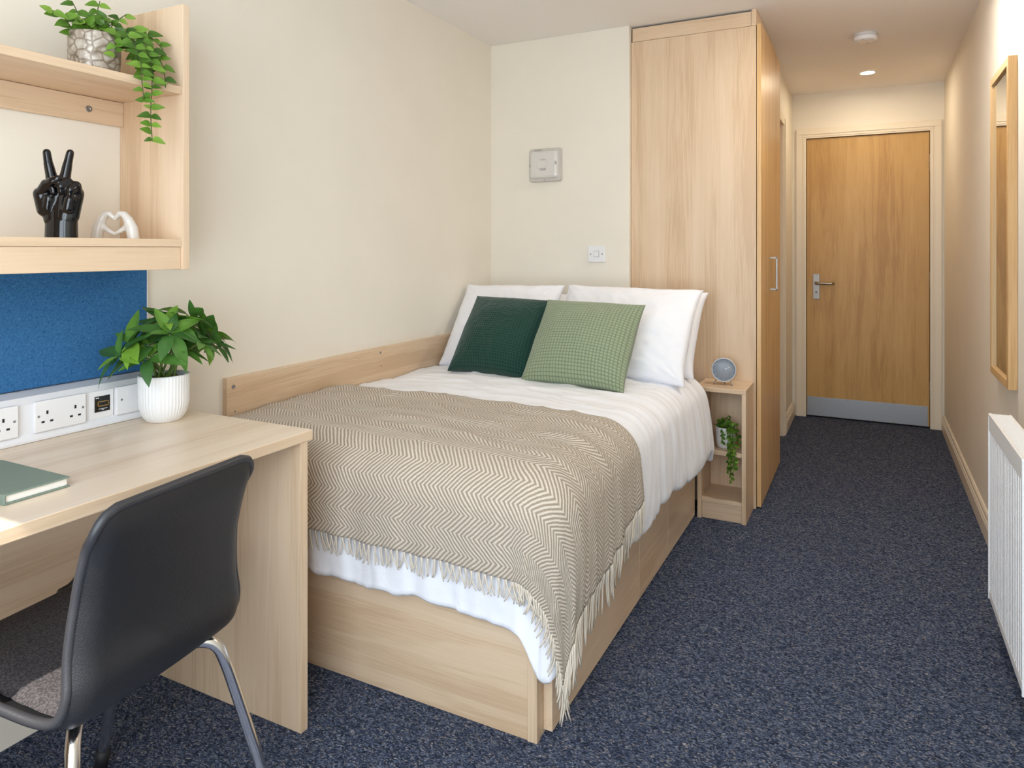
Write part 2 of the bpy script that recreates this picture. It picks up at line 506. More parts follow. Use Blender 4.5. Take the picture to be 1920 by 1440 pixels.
struct(boxes('wall_hall', [((0.779, 4.41, 0), (XHL, YD, HC)), ((0.779, 3.765, 0), (XHL - 0.06, 4.41, HC)), ((XHL - 0.06, 3.765, 1.99), (XHL, 4.41, HC))], 'wall_paint', bev=0))
struct(boxes('wall_window', [((0, WY - 0.05, 0), (WX0, WY, HC)), ((WX1, WY - 0.05, 0), (XR, WY, HC)),
                             ((WX0, WY - 0.05, 0), (WX1, WY, WZ0)), ((WX0, WY - 0.05, WZ1), (WX1, WY, HC))], 'wall_paint', bev=0))
wf = struct(boxes('window_1', [((WX0, WY - 0.05, WZ0), (WX0 + 0.04, WY - 0.015, WZ1)), ((WX1 - 0.04, WY - 0.05, WZ0), (WX1, WY - 0.015, WZ1)),
                               ((WX0, WY - 0.05, WZ0), (WX1, WY - 0.015, WZ0 + 0.04)), ((WX0, WY - 0.05, WZ1 - 0.03), (WX1, WY - 0.015, WZ1)),
                               ((1.31, WY - 0.05, WZ0), (1.36, WY - 0.015, WZ1))], 'white_plastic'))
box('window_sill', (WX0 - 0.03, WY - 0.02, WZ0 - 0.025), (WX1 + 0.03, WY + 0.05, WZ0), 'white_plastic', wf)

# skirting boards: profile extruded along y
def skirting(name, x, sgn, y0, y1, mat='cream_gloss'):
    prof = [(0, 0), (0.018, 0), (0.018, 0.062), (0.015, 0.068), (0.015, 0.074), (0.011, 0.080), (0.010, 0.092), (0.005, 0.100), (0, 0.100)]
    V, F = [], []
    for y in (y0, y1):
        for a, z in prof: V.append((x + sgn * a, y, z))
    n = len(prof)
    for i in range(n):
        j = (i + 1) % n
        F.append((i, j, n + j, n + i) if sgn < 0 else (j, i, n + i, n + j))
    F.append(tuple(range(n))); F.append(tuple(reversed(range(n, 2 * n))))
    return struct(from_py(name, V, F, mat, None, False))
skirting('baseboard_right', XR, -1, -0.6, YD - 0.02)
skirting('baseboard_hall', XHL, 1, 4.475, YD - 0.02)

# entry door frame (architrave with stepped moulding) and leaf
def architrave(name, x0, x1, zt, y, wdt):
    L = []
    for a, b, d in ((0, wdt, 0.012), (0.006, wdt * 0.62, 0.018), (wdt * 0.72, wdt * 0.86, 0.016)):
        L += [((x0 - wdt + a, y - d, 0), (x0 - wdt + b, y, zt + wdt - b)), ((x1 + wdt - b, y - d, 0), (x1 + wdt - a, y, zt + wdt - b)),
              ((x0 - wdt + a, y - d, zt + wdt - b), (x1 + wdt - a, y, zt + wdt - a))]
    # jamb lining and stop inside the opening
    L += [((x0 - 0.018, y - 0.004, 0), (x0 - 0.004, y + 0.10, zt + 0.018)), ((x1 + 0.004, y - 0.004, 0), (x1 + 0.018, y + 0.10, zt + 0.018)),
          ((x0 - 0.004, y - 0.004, zt + 0.004), (x1 + 0.004, y + 0.10, zt + 0.018))]
    return struct(boxes(name, L, 'cream_gloss', bev=0.0015))
architrave('trim_1', DX0, DX1, DH, YD, 0.070)
gapbox = struct(box('door_gap_shade', (DX0 - 0.03, YD + 0.06, 0), (DX1 + 0.03, YD + 0.12, DH + 0.03), 'gap_shade', bev=0))  # dark block behind the leaf, in place of shade in the door gap
door = struct(box('door_1', (DX0 + 0.003, YD + 0.006, 0.010), (DX1 - 0.003, YD + 0.05, DH - 0.003), 'door_oak_z', bev=0.001))
box('kick_plate', (DX0 + 0.006, YD + 0.003, 0.012), (DX1 - 0.012, YD + 0.006, 0.145), 'steel_plate', door, 0.0008)
for k in range(4):
    x = DX0 + 0.03 + k * (DX1 - DX0 - 0.065) / 3
    lathe('plate_screw', [(0.0035, 0), (0.0025, -0.001)], (x, YD + 0.003, 0.136), 'grey_screw', door, 10, 'y')
hp = box('handle_plate', (DX0 + 0.044, YD - 0.002, 0.838), (DX0 + 0.088, YD + 0.006, 1.018), 'steel', door, 0.002)
hx = DX0 + 0.066
lev = smooth_path([(hx, YD, 0.953), (hx, YD - 0.035, 0.953), (hx + 0.010, YD - 0.048, 0.953), (hx + 0.03, YD - 0.05, 0.953), (hx + 0.088, YD - 0.05, 0.952), (hx + 0.104, YD - 0.047, 0.952), (hx + 0.109, YD - 0.036, 0.952), (hx + 0.109, YD - 0.015, 0.952)], 5)
tube('lever', lev, 0.0095, 'brass_dark', door, 12)
lathe('lever_rose', [(0.013, 0), (0.012, -0.006)], (hx, YD - 0.002, 0.953), 'steel', door, 20, 'y')
lathe('lock_cylinder', [(0.008, 0), (0.008, -0.002), (0.005, -0.0021), (0.005, -0.001)], (hx, YD - 0.002, 0.888), 'grey_screw', door, 16, 'y')
for z in (0.848, 1.008):
    lathe('plate_screw', [(0.003, 0), (0.002, -0.001)], (hx, YD - 0.002, z), 'grey_screw', door, 8, 'y')
for z in (0.255, 0.989, 1.769):
    h = lathe('hinge', [(0.006, -0.055), (0.0075, -0.052), (0.0075, 0.052), (0.006, 0.055)], (DX1 + 0.003, YD + 0.000, z), 'steel', door, 12)
    for q in (-0.026, 0.0, 0.026):
        lathe('hinge_ring', [(0.0085, -0.003), (0.0085, 0.003)], (DX1 + 0.003, YD + 0.000, z + q), 'brass_dark', h, 12)
box('strike_plate', (DX0 - 0.0045, YD - 0.003, 0.92), (DX0 - 0.002, YD + 0.03, 0.98), 'steel', door, 0)

# bathroom door in the hall wall: only its architrave shows past the wardrobe
struct(boxes('trim_2', [((XHL, 4.40, 0), (XHL + 0.012, 4.470, 2.05)), ((XHL + 0.012, 4.415, 0), (XHL + 0.018, 4.445, 2.03)), ((XHL, 3.80, 1.985), (XHL + 0.012, 4.40, 2.05)),
                        ((XHL - 0.05, 4.385, 0), (XHL + 0.004, 4.402, 1.99))], 'cream_gloss'))
struct(box('door_2', (XHL - 0.055, 3.80, 0.01), (XHL - 0.03, 4.385, 1.98), 'door_oak_z'))

# ------------------------------------------------------------------ wardrobe
w = thing('wardrobe', 'tall built-in maple wardrobe with two doors at the end of the bed head', 'wardrobe', (1.08, 3.4, 0))
box('side_panel', (0.781, 3.0, 0), (1.3735, 3.018, 2.221), 'maple_z', w, 0.001)
box('filler_panel', (0.786, 3.004, 2.2235), (1.352, 3.018, 2.290), 'maple_x', w, 0.001)
box('corner_post', (1.353, 3.000, 2.2225), (1.374, 3.018, 2.2985), 'maple_z', w, 0.001)
box('top_rail', (1.356, 3.018, 2.231), (1.374, 3.76, 2.2985), 'maple_y', w, 0.001)
box('end_panel', (0.785, 3.742, 0), (1.372, 3.762, 2.2975), 'maple_z', w, 0.001)
box('back_gap_shade', (0.781, 3.018, 0.0), (0.787, 3.74, 2.29), 'gap_shade', w, 0)  # dark sheet painting the shade in the gap beside the wall
box('plinth', (1.33, 3.02, 0), (1.345, 3.74, 0.06), 'maple_y', w, 0.001)
for (y0, y1) in ((3.001, 3.4495), (3.4525, 3.760)):
    d = box('door', (1.3765, y0, 0.012), (1.395, y1, 2.2285), 'beech_z', w, 0.001)
    if y0 < 3.1:
        hy = 3.335
        p = [(1.394, hy, 0.995), (1.422, hy, 0.995), (1.427, hy, 1.0), (1.427, hy, 1.148), (1.422, hy, 1.153), (1.394, hy, 1.153)]
        boxes('handle', [((1.394, hy - 0.006, 0.988), (1.430, hy + 0.006, 0.998)), ((1.394, hy - 0.006, 1.145), (1.430, hy + 0.006, 1.155)), ((1.421, hy - 0.006, 0.988), (1.431, hy + 0.006, 1.155))], 'steel', d, 0.002)

# ------------------------------------------------------------------ bedside cabinet
nb = thing('bedside_unit', 'narrow open maple bedside unit with two compartments', 'bedside table', (1.25, 2.89, 0))
X0, X1, Y0, Y1, NZ = 1.154, 1.362, 2.780, 2.998, 0.584
box('top', (X0 - 0.008, Y0 - 0.004, NZ - 0.020), (X1 + 0.001, Y1, NZ), 'maple_x', nb, 0.002)
box('side_panel', (X0, Y0, 0), (X0 + 0.018, Y1, NZ - 0.0205), 'maple_z', nb, 0.001)
box('side_panel', (X1 - 0.018, Y0, 0), (X1, Y1, NZ - 0.0205), 'maple_z', nb, 0.001)
box('shelf', (X0 + 0.0185, Y0 + 0.004, 0.288), (X1 - 0.0185, Y1 - 0.012, 0.306), 'maple_x', nb, 0.001)
box('bottom_board', (X0 + 0.0185, Y0 + 0.004, 0.075), (X1 - 0.0185, Y1 - 0.012, 0.093), 'maple_x', nb, 0.001)
box('plinth', (X0 + 0.0185, Y0 + 0.012, 0), (X1 - 0.0185, Y0 + 0.028, 0.0745), 'maple_x', nb, 0.001)
box('back_panel', (X0 + 0.0185, Y1 - 0.0115, 0.01), (X1 - 0.0185, Y1 - 0.002, NZ - 0.021), 'maple_z', nb, 0)

# ------------------------------------------------------------------ bed base, rail and mattress
bb = thing('bed_base', 'maple box bed base with plain footboard and drawer fronts along the side', 'bed', (0.57, 2.0, 0))
BX, BY = 1.117, 1.162
box('footboard', (0.02, BY, 0.0), (BX - 0.020, BY + 0.018, 0.40), 'maple_x', bb, 0.001)
box('corner_post', (BX - 0.019, BY - 0.003, 0.0), (BX + 0.006, BY + 0.018, 0.40), 'maple_z', bb, 0.001)
box('side_board', (BX - 0.012, BY + 0.0185, 0.0), (BX + 0.004, 2.775, 0.40), 'maple_y', bb, 0.001)
for y0, y1 in ((1.200, 1.927), (1.932, 2.303), (2.308, 2.770)):
    box('drawer_front', (BX + 0.0045, y0, 0.012), (BX + 0.0285, y1, 0.395), 'maple_y', bb, 0.0012)
box('slat_deck', (0.03, BY + 0.02, 0.36), (BX - 0.014, 2.97, 0.385), 'maple_y', bb, 0)
box('inner_side', (0.03, BY + 0.02, 0.0), (0.045, 2.97, 0.359), 'maple_y', bb, 0)

mt = tag(box('mattress', (0.035, 1.20, 0.402), (1.115, 2.955, 0.60), 'sheet', None, 0.035, seg=4), 'mattress in white fitted sheet on the bed base', 'mattress')
for f in mt.data.polygons: f.use_smooth = True

gr = thing('wall_rail', 'long maple guard board bolted to the wall beside the bed', 'guard board', (0.01, 2.0, 0.60))
gb = box('board', (0.0, 1.197, 0.56), (0.020, 2.972, 0.782), 'maple_y', gr, 0.0012)
gb.name = 'board'
for y, z, r in ((1.222, 0.752, 0.0065), (1.228, 0.672, 0.003), (1.98, 0.762, 0.005), (1.985, 0.705, 0.003)):
    lathe('bolt', [(r, 0), (r, 0.002), (r * 0.55, 0.0021), (r * 0.5, 0.001)], (0.020, y, z), 'grey_screw', gr, 14, 'x')

# ------------------------------------------------------------------ duvet and throw: cloth over the mattress
XI, YI, RR = 1.090, 1.215, 0.095
def top_h(x, y):
    h = 0.646 + 0.012 * math.sin(PI * min(max(x / 1.1, 0), 1))
    h += 0.010 * noise.noise((x * 2.2, y * 1.7, 0.3))
    a = noise.noise((x * 4.2 + 0.35 * y * 3, y * 7.0, 4.0)); h += 0.010 * (1 - abs(a)) ** 4
    b = noise.noise((x * 3 - y * 5, y * 11.0 + x * 2, 9.0)); h += 0.007 * (1 - abs(b)) ** 5
    h += 0.0016 * noise.noise((x * 24, y * 30, 1.0))
    edge = min(1, max(0, (x + 0.02) / 0.10)); h -= 0.014 * (1 - edge) ** 2
    return h
def drape(s, q, off=0.0, lcap=None, wr=1.0, roll=0.0):
    ax, ay = max(s - XI, 0.0), max(YI - q, 0.0)
    l = math.hypot(ax, ay)
    bx, by = min(s, XI), max(q, YI)
    T = top_h(bx, by)
    if l < 1e-9:
        return Vector((bx, by, T + off))
    dx, dy = ax / l, -ay / l
    if lcap: l = l * lcap
    if l < RR * PI / 2:
        an = l / RR
        o, d = (RR + off) * math.sin(an), RR - (RR + off) * math.cos(an)
    else:
        o, d = RR + off, RR + (l - RR * PI / 2)
    # soft pleats down the hanging part, deeper towards the hem
    k = min(1.0, max(0.0, (l - 0.06) / 0.30))
    along = (by * 1.0 + (0.0 if ay == 0 else 0.0)) if ax > ay else bx
    ph = by * 21 + bx * 17 + math.atan2(ay, ax + 1e-6) * 2.2
    o += wr * k * (0.012 * noise.noise((ph * 0.42, 1.7, l * 2.5)) + 0.009 * noise.noise((ph * 1.05, 5.2, l * 3)) + 0.0055 * (1 - abs(noise.noise((ph * 1.6, 7.7, l * 4)))) ** 3 + 0.002 * noise.noise((ph * 4.2, 2.7, l * 6)))
    side = dx * dx
    o += k * (0.030 * side * max(0.0, min(1.0, (by - 1.6) / 1.0)) + 0.014 * side)
    # plump middle of the hanging edge
    o += 0.012 * math.sin(min(l / 0.40, 1) * PI)
    return Vector((bx + dx * (o - roll), by + dy * (o - roll), T - d))

def build_duvet():
    ns_, nq = 128, 190
    V = []
    SM, QM, QT = XI + 0.44, YI - 0.46, 2.735
    rows = []
    for i in range(ns_):
        s = 0.024 + (SM - 0.024) * i / (ns_ - 1)
        r = []
        for j in range(nq):
            q = QT + (QM - QT) * j / (nq - 1)
            ax, ay = max(s - XI, 0), max(YI - q, 0)
            cap = 0.395 + (0.022 if ay > 0 else 0)
            if ax > 0 and ay > 0:
                th = math.atan2(ay, ax)
                cap = 0.395 + 0.022 * math.sin(th) + 0.125 * math.sin(2 * th) ** 1.5
            ld = 1.0
            if ax > 0 or ay > 0:
                hyp = math.hypot(ax, ay)
                ca, sa = ax / hyp, ay / hyp
                ledge = min(0.44 / ca if ca > 1e-6 else 9, 0.46 / sa if sa > 1e-6 else 9)
                bx_, by_ = min(s, XI), max(q, YI)
                wob = 0.024 * noise.noise((bx_ * 7 + 3, by_ * 5, math.atan2(sa, ca) * 1.2)) + 0.010 * noise.noise((bx_ * 17, by_ * 14, 4.0))
                ld = (cap + wob) / ledge
            r.append(drape(s, q, 0.0, ld))
        rows.append(r)
    # the head end: folded edge dips onto the mattress
    for i in range(ns_):
        for j in range(6):
            t = (5 - j) / 5
            p = rows[i][j]; p.z -= 0.035 * t ** 2
    V = [p for r in rows for p in r]
    F = grid_faces(ns_, nq)
    # rolled hem: inner lip along foot and side
    idx = [(i, nq - 1) for i in range(ns_)] + [(ns_ - 1, j) for j in range(nq - 2, -1, -1)]
    prev = [i * nq + j for i, j in idx]
    for dn, inn in ((0.010, 0.010), (0.006, 0.028), (-0.010, 0.040), (-0.05, 0.043)):
        cur = []
        for (i, j) in idx:
            p = rows[i][j]
            s = 0.024 + (SM - 0.024) * i / (ns_ - 1); q = QT + (QM - QT) * j / (nq - 1)
            ax, ay = max(s - XI, 0), max(YI - q, 0); l = math.hypot(ax, ay) + 1e-9
            V.append(Vector((p.x - ax / l * inn, p.y + ay / l * inn, p.z - dn))); cur.append(len(V) - 1)
        for a in range(len(idx) - 1):
            F.append((prev[a], prev[a + 1], cur[a + 1], cur[a]))
        prev = cur
    o = from_py('duvet', V, F, 'white_linen', None, True)
    bm = bmesh.new(); bm.from_mesh(o.data); bmesh.ops.remove_doubles(bm, verts=bm.verts, dist=0.0004); bmesh.ops.recalc_face_normals(bm, faces=bm.faces); bm.to_mesh(o.data); bm.free()
    for f in o.data.polygons: f.use_smooth = True
    return tag(o, 'white crumpled duvet spread over the bed and hanging down its sides', 'duvet')
build_duvet()

TQ0 = 1.700
def th_side(q):      # overhang of the throw at the side, growing towards the foot
    return 0.275 + 0.185 * max(0, min(1, (TQ0 - q) / 0.75))
TFOOT = YI - 0.292
def throw_pt(a, b, off=0.011):
    q = TQ0 + (TFOOT - TQ0) * b
    qq = q - 0.015 * math.sin(a * 9) * (1 - b) * 0.5
    s = 0.03 + a * (XI + th_side(q) - 0.03)
    return s, qq
def build_throw():
    nu, nv = 150, 110
    V, UV = [], []
    for i in range(nu):
        for j in range(nv):
            s, q = throw_pt(i / (nu - 1), j / (nv - 1))
            V.append(drape(s, q, 0.013)); UV.append((s, q))
    F = grid_faces(nu, nv)
    o = from_py('throw_blanket', V, F, 'herringbone_wool', None, True)
    uvl = o.data.uv_layers.new(name='UVMap')
    for li, lp in enumerate(o.data.loops): uvl.data[li].uv = UV[lp.vertex_index]
    md = o.modifiers.new('thick', 'SOLIDIFY'); md.thickness = 0.006; md.offset = 1.0
    bm = bmesh.new(); bm.from_mesh(o.data); bmesh.ops.recalc_face_normals(bm, faces=bm.faces)
    up = sum((f.normal.z for f in bm.faces)); 
    if up < 0: bmesh.ops.reverse_faces(bm, faces=bm.faces)
    bm.to_mesh(o.data); bm.free()
    bake(o)
    tag(o, 'beige herringbone throw with a knotted fringe across the foot of the bed', 'throw')
    # tassels hang from the foot hem and from the side hem
    def tassel(s, q, ln, rnd):
        ax, ay = max(s - XI, 0), max(YI - q, 0); l = math.hypot(ax, ay)
        dx, dy = (ax / l, ay / l) if l > 0 else (0, 1)
        items = []
        for m in range(2):
            path = []
            jx = (m - 0.5) * 0.0056
            sw = rnd.uniform(-0.020, 0.020); ll = ln * rnd.uniform(0.86, 1.08)
            for k in range(6):
                t = k / 5
                ss, qq = s + dx * ll * t, q - dy * ll * t
                p = drape(ss, qq, 0.015 + 0.003 * (m == 1), wr=1.0)
                tang = Vector((dy, dx, 0))
                p = p + tang * (jx * (0.6 + 0.9 * t) + sw * t * t)
                path.append(p)
            items.append((path, [0.0026, 0.0024, 0.0023, 0.0022, 0.0021, 0.0014]))
        multi_tube('tassel', items, 'fringe_yarn', o, 5)
    rnd = random.Random(3)
    nF = 84
    for k in range(nF):
        s, q = throw_pt((k + 0.5) / nF, 1.0)
        if s < 0.25: continue
        tassel(s, q, 0.052, rnd)
    nS = 38
    for k in range(nS):
        s, q = throw_pt(1.0, (k + 0.3) / nS)
        tassel(s, q, 0.100, rnd)
    return o
throw = build_throw()

# ------------------------------------------------------------------ pillows and cushions
def soft_square(name, Wd, Hd, D, M, mat, n=46, power=0.42, ear=0.05, seed=0, waf=None, wr=0.004, flange=0.0):
    """pillow: two bulging sheets sharing the outline, placed by matrix M (local x right, y up the pillow, z out of its face)"""
    V, F, UV = [], [], []
    def outline(u, v):
        # straight sides pulled in between pointed corners
        x = u * (1 - ear * (1 - v ** 4)) * Wd / 2
        y = v * (1 - ear * (1 - u ** 4)) * Hd / 2
        return x, y
    for side in (1, -1):
        nn = n if not (waf and side == -1) else n
        for i in range(nn):
            for j in range(nn):
                u, v = -1 + 2 * i / (nn - 1), -1 + 2 * j / (nn - 1)
                # finer rows near the outline
                uu, vv = math.sin(u * PI / 2) * 0.35 + u * 0.65, math.sin(v * PI / 2) * 0.35 + v * 0.65
                x, y = outline(uu, vv)
                fu, fv = max(0, 1 - uu * uu), max(0, 1 - vv * vv)
                if flange:
                    k = 1 - flange
                    fu = max(0, 1 - (uu / k) ** 2); fv = max(0, 1 - (vv / k) ** 2)
                h = D / 2 * (fu * fv) ** power
                h *= 1 + 0.10 * (-vv)
                e = (fu * fv) ** 0.25
                h += e * wr * (noise.noise((uu * 3 + seed, vv * 3, seed)) * 1.6 + 0.9 * (1 - abs(noise.noise((uu * 6 + vv * 2, vv * 5 + seed, seed * 2.0)))) ** 3)
                # puckers radiating from the corners
                r2 = (1 - abs(uu)) + (1 - abs(vv))
                ang = math.atan2(1 - abs(vv), 1 - abs(uu) + 1e-6)
                h += wr * 0.9 * math.sin(ang * 14 + seed) * max(0, 1 - r2 / 0.7) * e
                if waf:
                    cu, cv = (uu * 0.5 + 0.5) * waf, (vv * 0.5 + 0.5) * waf
                    h += 0.0032 * (abs(math.sin(PI * cu)) * abs(math.sin(PI * cv))) ** 0.5 * (0.3 + 0.7 * e)
                    UV.append((cu, cv))
                if flange: h = max(h, 0.0015)
                sag = -0.012 * (1 - vv) * (1 - abs(uu)) if False else 0
                V.append(M @ Vector((x, y, side * h + sag)))
    m = n * n
    f1 = grid_faces(n, n)
    F = [q[::-1] for q in f1] + [tuple(k + m for k in q) for q in f1]
    o = from_py(name, V, F, mat, None, True)
    if waf:
        uvl = o.data.uv_layers.new(name='UVMap')
        for li, lp in enumerate(o.data.loops): uvl.data[li].uv = UV[lp.vertex_index]
    bm = bmesh.new(); bm.from_mesh(o.data)
    bmesh.ops.remove_doubles(bm, verts=bm.verts, dist=0.0003)
    if flange:
        be = [e for e in bm.edges if e.is_boundary]
    bmesh.ops.recalc_face_normals(bm, faces=bm.faces)
    bm.to_mesh(o.data); bm.free()
    for f in o.data.polygons: f.use_smooth = True
    return o

def lean(cx_, cy_, cz_, yb, zb, yt, zt, roll=0.0, yaw=0.0):
    up = Vector((0, yt - yb, zt - zb)).normalized()
    right = Vector((1, 0, 0))
    out = right.cross(up)
    R = Matrix((right, up, out)).transposed().to_4x4()
    return Matrix.Translation((cx_, cy_, cz_)) @ Matrix.Rotation(yaw, 4, 'Z') @ R @ Matrix.Rotation(roll, 4, 'Z')

PG = 'white pillows stacked at the bed head'
o = soft_square('pillow', 0.50, 0.44, 0.12, lean(0.285, 2.745, 0.805, 2.60, 0.65, 2.88, 0.98), 'pillow_cotton', 44, 0.42, 0.06, 1.3)
tag(o, 'white pillow mostly hidden behind the front pillow by the left wall', 'pillow', PG)
o = soft_square('pillow', 0.63, 0.455, 0.12, lean(0.868, 2.745, 0.822, 2.60, 0.65, 2.88, 1.0, -0.01), 'pillow_cotton', 44, 0.42, 0.06, 2.1)
tag(o, 'rear white pillow leaning on the wardrobe panel, its right edge peeking out', 'pillow', PG)
o = soft_square('pillow', 0.53, 0.475, 0.155, lean(0.288, 2.562, 0.835, 2.42, 0.66, 2.70, 1.0, 0.02, 0.03), 'pillow_cotton', 64, 0.38, 0.065, 3.7, wr=0.007)
tag(o, 'front white pillow in the corner by the left wall behind the dark green cushion', 'pillow', PG)
o = soft_square('pillow', 0.64, 0.475, 0.155, lean(0.874, 2.562, 0.835, 2.42, 0.66, 2.69, 1.0, -0.015, -0.02), 'pillow_cotton', 64, 0.38, 0.060, 5.2, wr=0.007)
tag(o, 'front white pillow behind the sage green cushion next to the bedside unit', 'pillow', PG)
o = soft_square('cushion', 0.40, 0.40, 0.19, lean(0.402, 2.342, 0.815, 2.215, 0.66, 2.47, 0.98, -0.03, 0.02), 'waffle_dark_green', 200, 0.52, 0.045, 0.6, waf=34, wr=0.0025)
tag(o, 'dark forest green waffle-textured square cushion', 'cushion', 'green waffle cushions')
o = soft_square('cushion', 0.44, 0.40, 0.20, lean(0.805, 2.280, 0.814, 2.16, 0.66, 2.41, 0.98, -0.02, -0.02), 'waffle_sage', 200, 0.52, 0.045, 4.4, waf=32, wr=0.0025)
tag(o, 'light sage green waffle-textured square cushion', 'cushion', 'green waffle cushions')

# ------------------------------------------------------------------ desk
DKX, DKY, DKZ = 0.594, 0.966, 0.742
dk = thing('desk', 'maple laminate desk fixed along the left wall', 'desk', (0.30, 0.25, 0))
box('desktop', (0.002, -0.58, DKZ - 0.025), (DKX, DKY, DKZ - 0.0008), 'maple_y', dk, 0.0015)
box('lit_top_sheet', (0.003, -0.579, DKZ - 0.0012), (DKX - 0.001, DKY - 0.001, DKZ), 'maple_lit_y', dk, 0.0004)  # thin sheet so only the top face carries daylight in its colour
box('end_panel', (0.02, 0.928, 0), (DKX - 0.003, 0.951, DKZ - 0.0255), 'maple_z', dk, 0.0012)
box('end_panel', (0.02, -0.57, 0), (DKX - 0.003, -0.548, DKZ - 0.0255), 'maple_z', dk, 0.0012)
box('modesty_panel', (0.055, -0.547, 0.22), (0.073, 0.9275, DKZ - 0.0255), 'maple_y', dk, 0.0012)

# trunking with its accessory plates
tr = thing('cable_trunking', 'white plastic cable trunking with sockets running along the back of the desk', 'trunking', (0.045, 0.3, DKZ))
prof = [(0.0, 0.001), (0.094, 0.001), (0.094, 0.006), (0.086, 0.018), (0.084, 0.020), (0.084, 0.088), (0.082, 0.090), (0.070, 0.104), (0.026, 0.110), (0.0, 0.110)]
V, F = [], []
TY0, TY1 = -0.58, 0.905
for y in (TY0, TY1):
    for a, z in prof: V.append((a + 0.001, y, DKZ + z))
n_ = len(prof)
for i in range(n_):
    j = (i + 1) % n_; F.append((j, i, n_ + i, n_ + j))
F.append(tuple(range(n_))); F.append(tuple(reversed(range(n_, 2 * n_))))
from_py('body', V, F, 'trunking_plastic', tr, False)
box('end_cap', (0.001, TY1, DKZ + 0.001), (0.092, TY1 + 0.006, DKZ + 0.111), 'white_plastic', tr, 0.002)
TX = 0.085
def socket_hole(p, y, z, w_, h_):
    box('pin_slot', (TX + 0.0100, y - w_ / 2, z - h_ / 2), (TX + 0.0106, y + w_ / 2, z + h_ / 2), 'black_hole', p, 0)
def gang(p, y):
    socket_hole(p, y, DKZ + 0.064, 0.0045, 0.0085)
    socket_hole(p, y - 0.0098, DKZ + 0.0425, 0.007, 0.0045)
    socket_hole(p, y + 0.0098, DKZ + 0.0425, 0.007, 0.0045)
def plate(name, y0, y1):
    return box(name, (TX, y0, DKZ + 0.0195), (TX + 0.010, y1, DKZ + 0.0925), 'white_plastic', tr, 0.002)
def pscrew(p, y, z):
    lathe('screw', [(0.003, 0), (0.003, 0.0004), (0.0012, 0.0005), (0.001, 0.0001)], (TX + 0.010, y, z), 'grey_screw', p, 10, 'x')
p = plate('double_socket', 0.582, 0.703)
gang(p, 0.610); gang(p, 0.676); pscrew(p, 0.5905, DKZ + 0.057); pscrew(p, 0.6945, DKZ + 0.059)
p = plate('double_socket', 0.427, 0.547)
gang(p, 0.515); gang(p, 0.450); pscrew(p, 0.538, DKZ + 0.057)
p = box('data_plate', (TX - 0.0005, 0.7175, DKZ + 0.020), (TX + 0.0012, 0.779, DKZ + 0.090), 'white_plastic', tr, 0.0005)
q = box('data_module', (TX + 0.0012, 0.7290, DKZ + 0.0365), (TX + 0.0028, 0.7690, DKZ + 0.0765), 'black_gloss', p, 0.0006)
boxes('port_rim', [((TX + 0.0028, 0.7355, DKZ + 0.0505), (TX + 0.0042, 0.7645, DKZ + 0.0525)), ((TX + 0.0028, 0.7355, DKZ + 0.0615), (TX + 0.0042, 0.7645, DKZ + 0.0635)),
                   ((TX + 0.0028, 0.7355, DKZ + 0.0505), (TX + 0.0042, 0.7375, DKZ + 0.0635)), ((TX + 0.0028, 0.7625, DKZ + 0.0505), (TX + 0.0042, 0.7645, DKZ + 0.0635))], 'gold', p, 0)
for lo, hi in (((0.739, 0.0432), (0.762, 0.0444)), ((0.747, 0.0402), (0.7525, 0.0412)), ((0.7315, 0.0712), (0.7350, 0.0738)), ((0.7360, 0.0712), (0.7395, 0.0738))):
    box('printed_mark', (TX + 0.0028, lo[0], DKZ + lo[1]), (TX + 0.0030, hi[0], DKZ + hi[1]), 'white_plastic', p, 0)
p = plate('spur_plate', 0.782, 0.852)
boxes('fuse_cover', [((TX + 0.010, 0.810, DKZ + 0.066), (TX + 0.0112, 0.825, DKZ + 0.079))], 'white_plastic', p, 0.0005)
pscrew(p, 0.796, DKZ + 0.058); pscrew(p, 0.842, DKZ + 0.058)
boxes('lid_joint', [((TX - 0.0012, 0.5475, DKZ + 0.02), (TX + 0.0002, 0.549, DKZ + 0.088)), ((TX - 0.0012, 0.7795, DKZ + 0.02), (TX + 0.0002, 0.781, DKZ + 0.088))], 'grey_screw', tr, 0)

pb = thing('pinboard', 'blue felt pinboard on the wall between desk trunking and shelf', 'pinboard', (0.012, 0.2, DKZ + 0.11))
box('felt_panel', (0.001, -0.58, DKZ + 0.112), (0.019, 0.922, 1.165), 'blue_felt', pb, 0.002)
box('edge_strip', (0.001, 0.9222, DKZ + 0.112), (0.0185, 0.925, 1.165), 'white_plastic', pb, 0.0004)

# ------------------------------------------------------------------ wall shelf
sh = thing('wall_shelf', 'maple wall shelf unit with two boards and an end panel above the desk', 'shelf', (0.12, 0.3, 1.141))
SX = 0.2535
box('end_panel', (0.001, 0.8535, 1.141), (SX + 0.004, 0.8725, 1.828), 'maple_z', sh, 0.001)
box('end_panel', (0.001, -0.58, 1.141), (SX + 0.004, -0.561, 1.828), 'maple_z', sh, 0.001)
S1, S2 = 1.614, 1.2195
box('board', (0.001, -0.5605, S1 - 0.020), (SX, 0.853, S1), 'maple_y', sh, 0.001)
box('board', (0.001, -0.5605, S2 - 0.0195), (SX, 0.853, S2), 'maple_y', sh, 0.001)
rail = box('back_rail', (0.001, -0.5605, 1.528), (0.017, 0.853, S1 - 0.021), 'maple_y', sh, 0.001)
lathe('cam_bolt', [(0.0085, 0), (0.0085, 0.0015), (0.005, 0.0016), (0.0045, 0.0006)], (0.017, 0.757, 1.561), 'grey_screw', rail, 18, 'x')
box('apron', (SX - 0.022, -0.5605, 1.1425), (SX - 0.004, 0.853, S2 - 0.020), 'maple_y', sh, 0.001)

